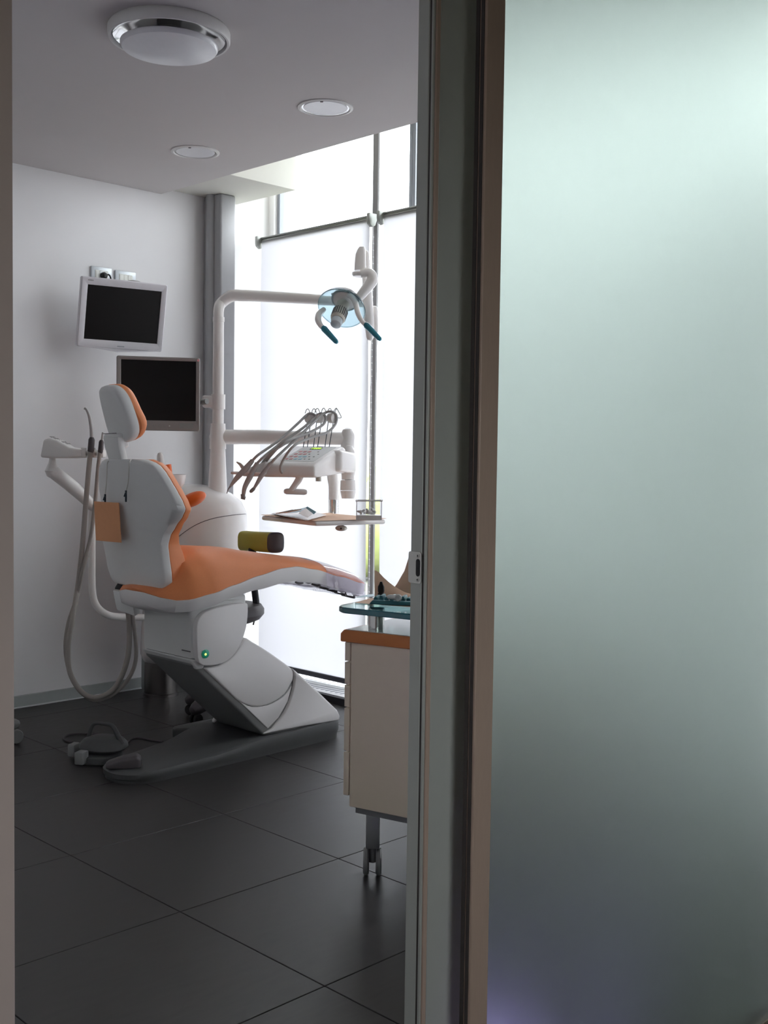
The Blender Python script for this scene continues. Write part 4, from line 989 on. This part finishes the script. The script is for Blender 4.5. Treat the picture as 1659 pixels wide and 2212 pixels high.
# ================================================================== assistant holder arm with suction hoses
AD = 5.00
ah = thing('assistant_holder', 'white assistant holder with keypad on a bent arm, left of the chair', 'holder', at(200, 1330, d=AD+.2))
b = B(); tube(b, pts(AD+.12, (320, 1334, 5.45), (270, 1333, 5.3), (232, 1328), (207, 1306), (199, 1270), (198.5, 1200), (198.5, 1120), (198, 1085)), mm(7.8, AD+.12), 16, 6); obj('pipe', b, 'pipe_white', ah)
b = B(); tube(b, [at(205, 1098, d=AD+.12), at(160, 1055, d=AD+.06), at(116, 1020, d=AD)], [mm(11, AD), mm(14.5, AD), mm(14.5, AD)], 20, 4, smooth=True, rnd=True); obj('arm', b, 'pipe_white', ah)
b = B(); tube(b, [at(112, 1018, d=AD), at(113, 1000, d=AD), at(113.5, 986, d=AD)], [mm(15, AD), mm(8, AD), mm(6, AD)], 18, 4, rnd=True); obj('neck', b, 'pipe_white', ah)
b = B()
ps = [(86, 988), (93, 950), (104, 946.5), (122, 950), (148, 966), (163, 969), (178, 971), (177, 989), (150, 990), (110, 990)]
prism(b, [at(x, y, d=AD-.05) for x, y in ps], HF*.11, .010, 3); hb2 = obj('keypad_housing', b, 'pipe_white', ah)
# tilted key face
k0, k1 = at(98, 950, d=AD-.045), at(148, 976, d=AD-.045)
tdir = (k1-k0).normalized(); kn_ = HF*.9+tdir*.0
for r in range(3):
    for c_ in range(5):
        b = B(); o_ = at(108+c_*8.5, 949.5+c_*3.6, d=AD-.03)+HF*(.014+r*.026)+ZU*.012
        obox(b, o_, (tdir, HF, tdir.cross(HF).normalized()), (.010, .006, .002)); obj('key', b, 'key_grey', hb2)
for x in (184, 203, 221):
    b = B(); tube(b, pts(AD-.02, (x-8, 972), (x+4, 973)), mm(6.5, AD), 4, smooth=False); 
    obox(b, at(x-1, 980, d=AD-.02), (HR, ZU, HF), (mm(13, AD), mm(17, AD), .06), .006, 2); obj('clip', b, 'pipe_white', ah)
def suction(label, nozzle, nr, cuff, cr_, hose, hr):
    T = thing('suction_hose', label, 'hose', at(hose[-1][0], hose[-1][1], d=AD), 'suction hoses on the assistant holder')
    b = B(); tube(b, pts(AD-.05, *nozzle), nr, 12, 5); obj('nozzle', b, 'hose_light', T)
    b = B(); tube(b, pts(AD-.05, *cuff), cr_, 14, smooth=False, rnd=True); obj('cuff', b, 'end_grey', T)
    b = B(); tube(b, pts(AD-.05, *hose), hr, 12, 7); obj('hose', b, 'hose', T)
suction('thick grey suction hose with a curved tip, left on the holder', [(198, 948), (197, 925), (193, 900), (187, 885), (182, 882)], [.0085, .008, .007, .006, .005], [(196, 974), (198, 950)], mm(6.8, AD),
        [(196, 970), (193, 1000), (186, 1080), (177, 1190), (167, 1275, AD-.03), (155, 1345, AD-.08), (147, 1400, AD-.1), (152, 1455, AD-.12), (180, 1498, AD-.14), (215, 1506, AD-.15), (252, 1480, AD-.12), (276, 1420, AD-.1), (279, 1350, AD-.1), (272, 1290, AD-.15), (266, 1268, AD-.2)], mm(5.6, AD))
suction('thin grey suction hose with an orange tip, right on the holder', [(220, 953), (221, 944), (222, 934)], [.006, .005, .004], [(217, 976), (219, 955)], mm(5.4, AD),
        [(217, 972), (212, 1010), (206, 1080), (196, 1160), (180, 1225), (166, 1290, AD-.03), (147, 1350, AD-.05), (142, 1410, AD-.07), (158, 1470, AD-.1), (195, 1510, AD-.12), (235, 1505, AD-.12), (275, 1470, AD-.1), (294, 1420, AD-.08), (288, 1340, AD-.1), (276, 1282, AD-.15), (271, 1268, AD-.2)], mm(4.4, AD))

# ================================================================== assistant stool behind the chair
sc0 = Vector((3.24, 4.30, 0))
st = thing('assistant_stool', 'assistant stool with yellow-green arm pad, half hidden behind the chair', 'stool', sc0)
b = B(); loft(b, [super_loop((sc0.x, sc0.y), r, r, z, 36, 2.2) for r, z in ((.13, .47), (.165, .485), (.185, .51), (.185, .535), (.172, .555), (.12, .562))]); obj('seat', b, 'end_grey', st)
b = B(); tube(b, [sc0+ZU*.10, sc0+ZU*.48], .024, 16, smooth=False); obj('gas_column', b, 'chrome', st)
b = B(); lathe(b, [(.05, .07), (.05, .11), (.03, .14)], sc0); obj('hub', b, 'end_grey', st)
a0 = math.atan2(.11, -.05)
for k in range(5):
    a = a0+k*2*PI/5; dr = Vector((math.cos(a), math.sin(a), 0)); e = sc0+dr*.18
    b = B(); tube(b, [sc0+dr*.03+ZU*.10, sc0+dr*.12+ZU*.095, e+ZU*.075], [.034, .040, .032], 14, 4, rnd=True); lg = obj('leg', b, 'end_grey', st)
    b = B(); ta = dr.cross(ZU)
    for s in (-1, 1): lathe(b, [(0, 0), (.024, 0), (.027, .004), (.027, .012), (.024, .016), (0, .016)], e+ta*(s*.014-.008)+ZU*.027, ta, 20)
    tube(b, [e+ZU*.025, e+ZU*.07], .008, 8, smooth=False); obj('caster', b, 'dark_plastic', lg)
b = B(); tube(b, pts(5.42, (545, 1315), (551, 1330), (547, 1350)), .004, 6); obj('height_lever', b, 'end_grey', st)
b = B(); tube(b, [sc0+HR*.05+ZU*.50, at(552, 1330, d=5.40), at(546, 1240, d=5.32), at(545, 1186, d=5.26)], [.016, .016, .017, .019], 12, 5); obj('arm_post', b, 'dark_plastic', st)
pcs = []
c0_, c1_ = at(528, 1168, d=5.38), at(594, 1172, d=5.16)
pdir = (c1_-c0_); pdir.z = 0; pdir.normalize(); pside = ZU.cross(pdir).normalized()
def ploop(c, sy, sz):
    out = []
    for j in range(28):
        a = 2*PI*j/28; ca, sa = math.cos(a), math.sin(a); e = 3.4
        out.append(c+pside*(sy*math.copysign(abs(ca)**(2/e), ca))+ZU*(sz*math.copysign(abs(sa)**(2/e), sa)))
    return out
b = B(); loft(b, [ploop(c0_, .036, .044), ploop(c0_+pdir*.004, .040, .048), ploop((c0_+c1_)/2, .042, .047), ploop(c1_, .043, .048)]); obj('arm_pad', b, 'yellow', st, 50)
b = B(); loft(b, [ploop(c1_, .0432, .0482), ploop(c1_+pdir*.012, .0425, .0475), ploop(c1_+pdir*.018, .034, .040)]); obj('pad_end', b, 'end_grey', st, 50)

# dentist's stool at the left door edge
s2 = Vector((2.065, 4.55, 0))
ds = thing('dentist_stool', 'grey wheeled stool, only its casters showing at the left wall edge', 'stool', s2)
b = B(); lathe(b, [(.045, .06), (.045, .10), (.026, .13), (.026, .44)], s2); obj('column', b, 'chrome', ds)
b = B(); loft(b, [super_loop((s2.x, s2.y), r, r, z, 30, 2.2) for r, z in ((.12, .44), (.15, .46), (.155, .50), (.12, .525))]); obj('seat', b, 'orange', ds)
for k in range(5):
    a = math.radians(-5)+k*2*PI/5; dr = Vector((math.cos(a), math.sin(a), 0)); e = s2+dr*.215
    b = B(); tube(b, [s2+dr*.03+ZU*.09, s2+dr*.12+ZU*.095, e+ZU*.085], [.026, .026, .022], 10, 4, rnd=True); lg = obj('leg', b, 'grey_metal', ds)
    b = B(); ta = dr.cross(ZU)
    for s in (-1, 1): lathe(b, [(0, 0), (.028, 0), (.031, .004), (.031, .014), (.028, .018), (0, .018)], e+ta*(s*.014-.009)+ZU*.031, ta, 20)
    obj('caster', b, 'grey_metal', lg)

# ================================================================== foot pedal
fp = at(208, 1648, Z=0)
ft = thing('foot_pedal', 'grey foot pedal with a hoop handle and looped cable on the tiles', 'foot pedal', fp)
fx_ = (HR*.96-HF*.28).normalized(); fy_ = ZU.cross(fx_).normalized()
pc = at(214, 1632, Z=.02); pc.z = 0
b = B(); loft(b, [super_loop((pc.x, pc.y), rx, ry, z, 32, 2.8, fx_, fy_) for rx, ry, z in ((.085, .085, .0), (.090, .09, .006), (.088, .088, .030), (.080, .08, .034))]); obj('base', b, 'base_grey', ft)
b = B(); up_c = pc+fx_*.01+fy_*.02
loft(b, [super_loop((up_c.x, up_c.y), rx, ry, z, 32, 2.6, fx_, fy_) for rx, ry, z in ((.085, .075, .044), (.098, .085, .054), (.095, .082, .070), (.080, .068, .088), (.055, .048, .096))]); obj('pedal_dome', b, 'base_grey', ft)
b = B(); tube(b, [up_c+fx_*-.072+ZU*.070, up_c+fx_*-.064+ZU*.112, up_c+fx_*-.044+ZU*.146, up_c+fx_*.0+ZU*.150, up_c+fx_*.040+ZU*.144, up_c+fx_*.064+ZU*.108, up_c+fx_*.085+ZU*.070], [.010, .0085, .008, .008, .009, .011, .013], 12, 5); obj('hoop_handle', b, 'base_grey', ft)
for px, py, w_ in ((176, 1650, .040), (160, 1632, .034)):
    b = B(); p = at(px, py+4, Z=0.0); obox(b, p+ZU*.034, (fx_, fy_, ZU), (w_, .05, .052), .006, 2); obj('side_button', b, 'grey_metal', ft)
b = B(); tube(b, pts(0, ) if False else [at(x, y, Z=.005) for x, y in ((262, 1615), (271, 1604), (262, 1592), (230, 1587), (185, 1585), (150, 1587), (137, 1595), (150, 1602), (172, 1604))], .0042, 8, 6); obj('cable', b, 'end_grey', ft)
b = B(); tube(b, [at(x, y, Z=.005) for x, y in ((260, 1616), (268, 1614), (273, 1605), (282, 1597), (300, 1594), (330, 1599), (352, 1602))], .0042, 8, 6); obj('cable', b, 'end_grey', ft)
# small rocker control on the base end
rc_ = at(267, 1655, Z=.05)
rk = thing('rocker_switch', 'grey rocker foot switch on the end of the chair base', 'foot switch', Vector((rc_.x, rc_.y, .048)))
rx_ = (HR*.97+HF*.22).normalized(); ry_ = ZU.cross(rx_).normalized()
b = B(); loft(b, [[rc_+rx_*x+ry_*s*w_+ZU*z for s, z in ((-1, -.002), (1, -.002), (1, h), (.6, h+.01), (-.6, h+.01), (-1, h))] for x, w_, h in ((-.068, .020, .006), (-.055, .030, .014), (0, .036, .030), (.05, .036, .036), (.066, .030, .026))]); bevel(b, .004, 2, .5); obj('rocker', b, 'end_grey', rk)
b = B(); obox(b, rc_+rx_*.062+ZU*.016, (rx_, ry_, ZU), (.012, .030, .020), .002, 1); obj('slot', b, 'dark_plastic', rk)

# ================================================================== drawer cabinet by the door
kd = 3.36
e1 = (HR*.857-HF*.515).normalized(); e2 = (HR*.515+HF*.857).normalized()
K0 = at(754, 1742, d=kd)                       # lower near-left corner of the side panel
kz0 = K0.z; kz1 = at(749, 1384, d=kd).z; kz2 = at(745, 1357, d=kd).z
KL, KW = .56, .46
K = Vector((K0.x, K0.y, 0))
cab = thing('drawer_cabinet', 'cream drawer cabinet on casters with orange-edged top and glass shelf', 'cabinet', K+e1*KL/2+e2*KW/2)
def kp3(a, c_, z): return K+e1*a+e2*c_+ZU*z
b = B(); obox(b, kp3(KL/2, KW/2, (kz0+kz1)/2), (e1, e2, ZU), (KL, KW, kz1-kz0), .002, 1); obj('body', b, 'cab_cream', cab)
b = B(); obox(b, kp3(KL/2, KW/2, kz0-.012), (e1, e2, ZU), (KL-.02, KW-.04, .022), .001, 1); obj('floor_panel', b, 'grey_metal', cab)
zs_ = [at(745, y, d=kd).z for y in (1384, 1427, 1477, 1527, 1623, 1720)]
for za, zb2 in zip(zs_, zs_[1:]):
    b = B(); obox(b, kp3(-.0125, KW/2, (za+zb2)/2), (e1, e2, ZU), (.019, KW, za-zb2-.004), .0015, 1); dw = obj('drawer', b, 'cab_cream', cab)
    b = B(); tube(b, [kp3(-.022, KW*.30, za-.02), kp3(-.042, KW*.32, za-.02), kp3(-.042, KW*.68, za-.02), kp3(-.022, KW*.70, za-.02)], .005, 8, smooth=False); obj('handle', b, 'steel', dw)
# worktop with chamfered orange edge
oh = .034
def kpoly(a0, a1, c0, c1, z, ch): return [kp3(a0+ch, c0, z), kp3(a1, c0, z), kp3(a1, c1, z), kp3(a0+ch, c1, z), kp3(a0, c1-ch, z), kp3(a0, c0+ch, z)]
b = B(); loft(b, [kpoly(-oh, KL+.01, -.012, KW+.012, kz1+.001, .006), kpoly(-oh, KL+.01, -.012, KW+.012, kz1+.024, .006), kpoly(-oh+.012, KL+.01, -.010, KW+.010, kz2-.001, .006)]); bevel(b, .0015, 1, .6); wt = obj('worktop', b, 'cab_edge', cab, 30)
b = B(); obox(b, kp3(KL/2-.008, KW/2, kz2), (e1, e2, ZU), (KL+.005, KW+.012, .003), .001, 1); obj('top_surface', b, 'cab_top', wt)
# casters
for a, c_ in ((.055, .05), (KL-.055, .05), (.055, KW-.05), (KL-.055, KW-.05)):
    g = kp3(a, c_, 0)
    b = B(); obox(b, g+ZU*((kz0-.02+.085)/2+.0), (HR, HF, ZU), (.042, .042, kz0-.02-.085), .005, 2); ca_ = obj('caster_leg', b, 'caster', cab)
    b = B()
    for s in (-1, 1): lathe(b, [(0, 0), (.036, 0), (.042, .005), (.042, .013), (.036, .018), (0, .018)], g+HR*(s*.019-.009)+ZU*.042, HR, 26)
    tube(b, [g+ZU*.04, g+ZU*.10], .011, 10, smooth=False); obj('caster_wheel', b, 'caster', ca_)
# posts and glass shelf
gz0 = at(719, 1322, d=kd).z; gz1 = gz0+.018
for a, c_ in ((.058, .05), (KL-.08, .06), (.058, KW-.06), (KL-.08, KW-.06)):
    b = B(); g = kp3(a, c_, 0); tube(b, [g+ZU*(kz2+.001), g+ZU*gz0], mm(17.5, kd), 28, smooth=False); obj('chrome_post', b, 'chrome', cab)
def round_rect(a0, a1, c0, c1, r, z, n=8):
    out = []
    for (ca, cc, t0) in ((a1-r, c0+r, -PI/2), (a1-r, c1-r, 0), (a0+r, c1-r, PI/2), (a0+r, c0+r, PI)):
        for k in range(n+1):
            t = t0+k*PI/2/n; out.append(kp3(ca+r*math.cos(t), cc+r*math.sin(t), z))
    return out
b = B(); loft(b, [round_rect(-.062+i_, KL+.03-i_, -.012+i_, KW*.74-i_, .055, z) for i_, z in ((.003, gz0), (0, gz0+.003), (0, gz1-.003), (.003, gz1))]); gl = obj('glass_shelf', b, 'shelf_glass', cab, 30, label='thick green-edged glass shelf')
gl.data.materials.append(MATS['shelf_edge'])
for p in gl.data.polygons:
    if abs(p.normal.z) < .8: p.material_index = 1
# things on the glass shelf
gt = gz1+.001
def gp(px, py, dz=0):
    p = at(px, py, Z=gt); return Vector((p.x, p.y, gt+dz))
b = B(); c4 = [gp(766, 1303, .0), gp(886, 1312, .0), gp(900, 1296, .0), gp(800, 1293, .0)]
slab(b, *flat_sheet(c4, .0006, lambda s, t: .0008)); o = obj('paper_sheet', b, 'paper'); tag(o, 'flat peach paper under the teal tray on the glass shelf', 'paper')
b = B(); c4 = [gp(766, 1292, .0), gp(812, 1289, 0), gp(818, 1283, 0), gp(790, 1286, 0)]
slab(b, *flat_sheet(c4, .0008, lambda s, t: .001)); o = obj('blue_sheet', b, 'pouch_blue'); tag(o, 'pale blue sheet at the back of the glass shelf', 'paper')
# teal instrument tray with raised notches
ty = Vector((0, 0, 1)); t0 = gp(797, 1307); t1 = gp(892, 1311); tdx = (t1-t0).normalized(); tdy = ty.cross(tdx).normalized()
if tdy.dot(HF) < 0: tdy = -tdy
tr = thing('instrument_block', 'teal notched instrument block on the glass shelf', 'instrument block', t0+tdx*.06+ZU*.002)
b = B(); loft(b, [[t0+tdx*x+tdy*y+ZU*(.003+z) for x, y in ((x0, y0_), (.16, y0_), (.16, .085), (x0, .085))] for x0, y0_, z in ((0, 0, 0), (.004, .003, .006), (.010, .006, .012))]); bevel(b, .002, 1, .6); obj('base', b, 'teal_tray', tr)
for k in range(8):
    b = B(); x = .016+k*.017; prism(b, [t0+tdx*(x-.007)+tdy*.02+ZU*.014, t0+tdx*(x+.007)+tdy*.02+ZU*.014, t0+tdx*(x+.004)+tdy*.02+ZU*(.024+.004*(k % 2)), t0+tdx*(x-.004)+tdy*.02+ZU*(.024+.004*(k % 2))], tdy*.05, .0012, 1); obj('notch', b, 'teal_tray', tr)
# black topped bottle
bo = gp(823, 1296)
bt_ = thing('small_bottle', 'small bottle with a pointed black cap on the glass shelf', 'bottle', bo)
b = B(); lathe(b, [(0, 0), (.011, 0), (.011, .014), (.010, .016), (0, .016)], bo, ZU, 20); obj('glass_body', b, 'rib_grey', bt_)
b = B(); lathe(b, [(.0085, .016), (.0105, .017), (.0105, .021), (.0085, .023), (.0105, .028), (.0105, .042), (.0065, .050), (.0045, .056), (.0035, .058), (0, .058)], bo, ZU, 20); obj('cap', b, 'black', bt_)
# white syringe tube lying in the tray
b = B(); q0 = t0+tdx*.060+tdy*.012+ZU*.026; q1 = t0+tdx*.090+tdy*.004+ZU*.026
tube(b, [q0, q1], [.007, .009], 14, smooth=False, rnd=True); lathe(b, [(0, 0), (.011, 0), (.0115, .004), (.009, .008), (0, .008)], q1, -HF, 18); o = obj('material_tube', b, 'pipe_white'); tag(o, 'short white tube with round cap lying on the teal block', 'tube')
# curled paper sheets standing behind
def curl_sheet(label, prof, dep, d0, mat='paper'):
    b = B(); g = []
    for px, pyb, pyt in prof:
        pb_, pt_ = at(px, pyb, d=d0), at(px, pyt, d=d0)
        g.append([pb_*(1-k/8)+pt_*(k/8)+HF*(dep*math.sin(k/8*1.5)*(k/8)) for k in range(9)])
    slab(b, g, [[p+HF*.0012 for p in r] for r in g]); o = obj('curled_paper', b, mat); tag(o, label, 'paper')
curl_sheet('curled peach sheet with a sharp upright corner behind the small bottle', [(809, 1289, 1233), (818, 1291, 1238), (828, 1293, 1249), (840, 1294, 1260), (852, 1293, 1269), (864, 1292, 1276), (876, 1291, 1282), (890, 1290, 1286)], .03, 3.585)
curl_sheet('tall peach sheet rising behind the door stile on the glass shelf', [(850, 1285, 1273), (858, 1284, 1262), (866, 1284, 1248), (874, 1284, 1234), (880, 1284, 1215), (888, 1284, 1192), (900, 1284, 1180)], .02, 3.648)
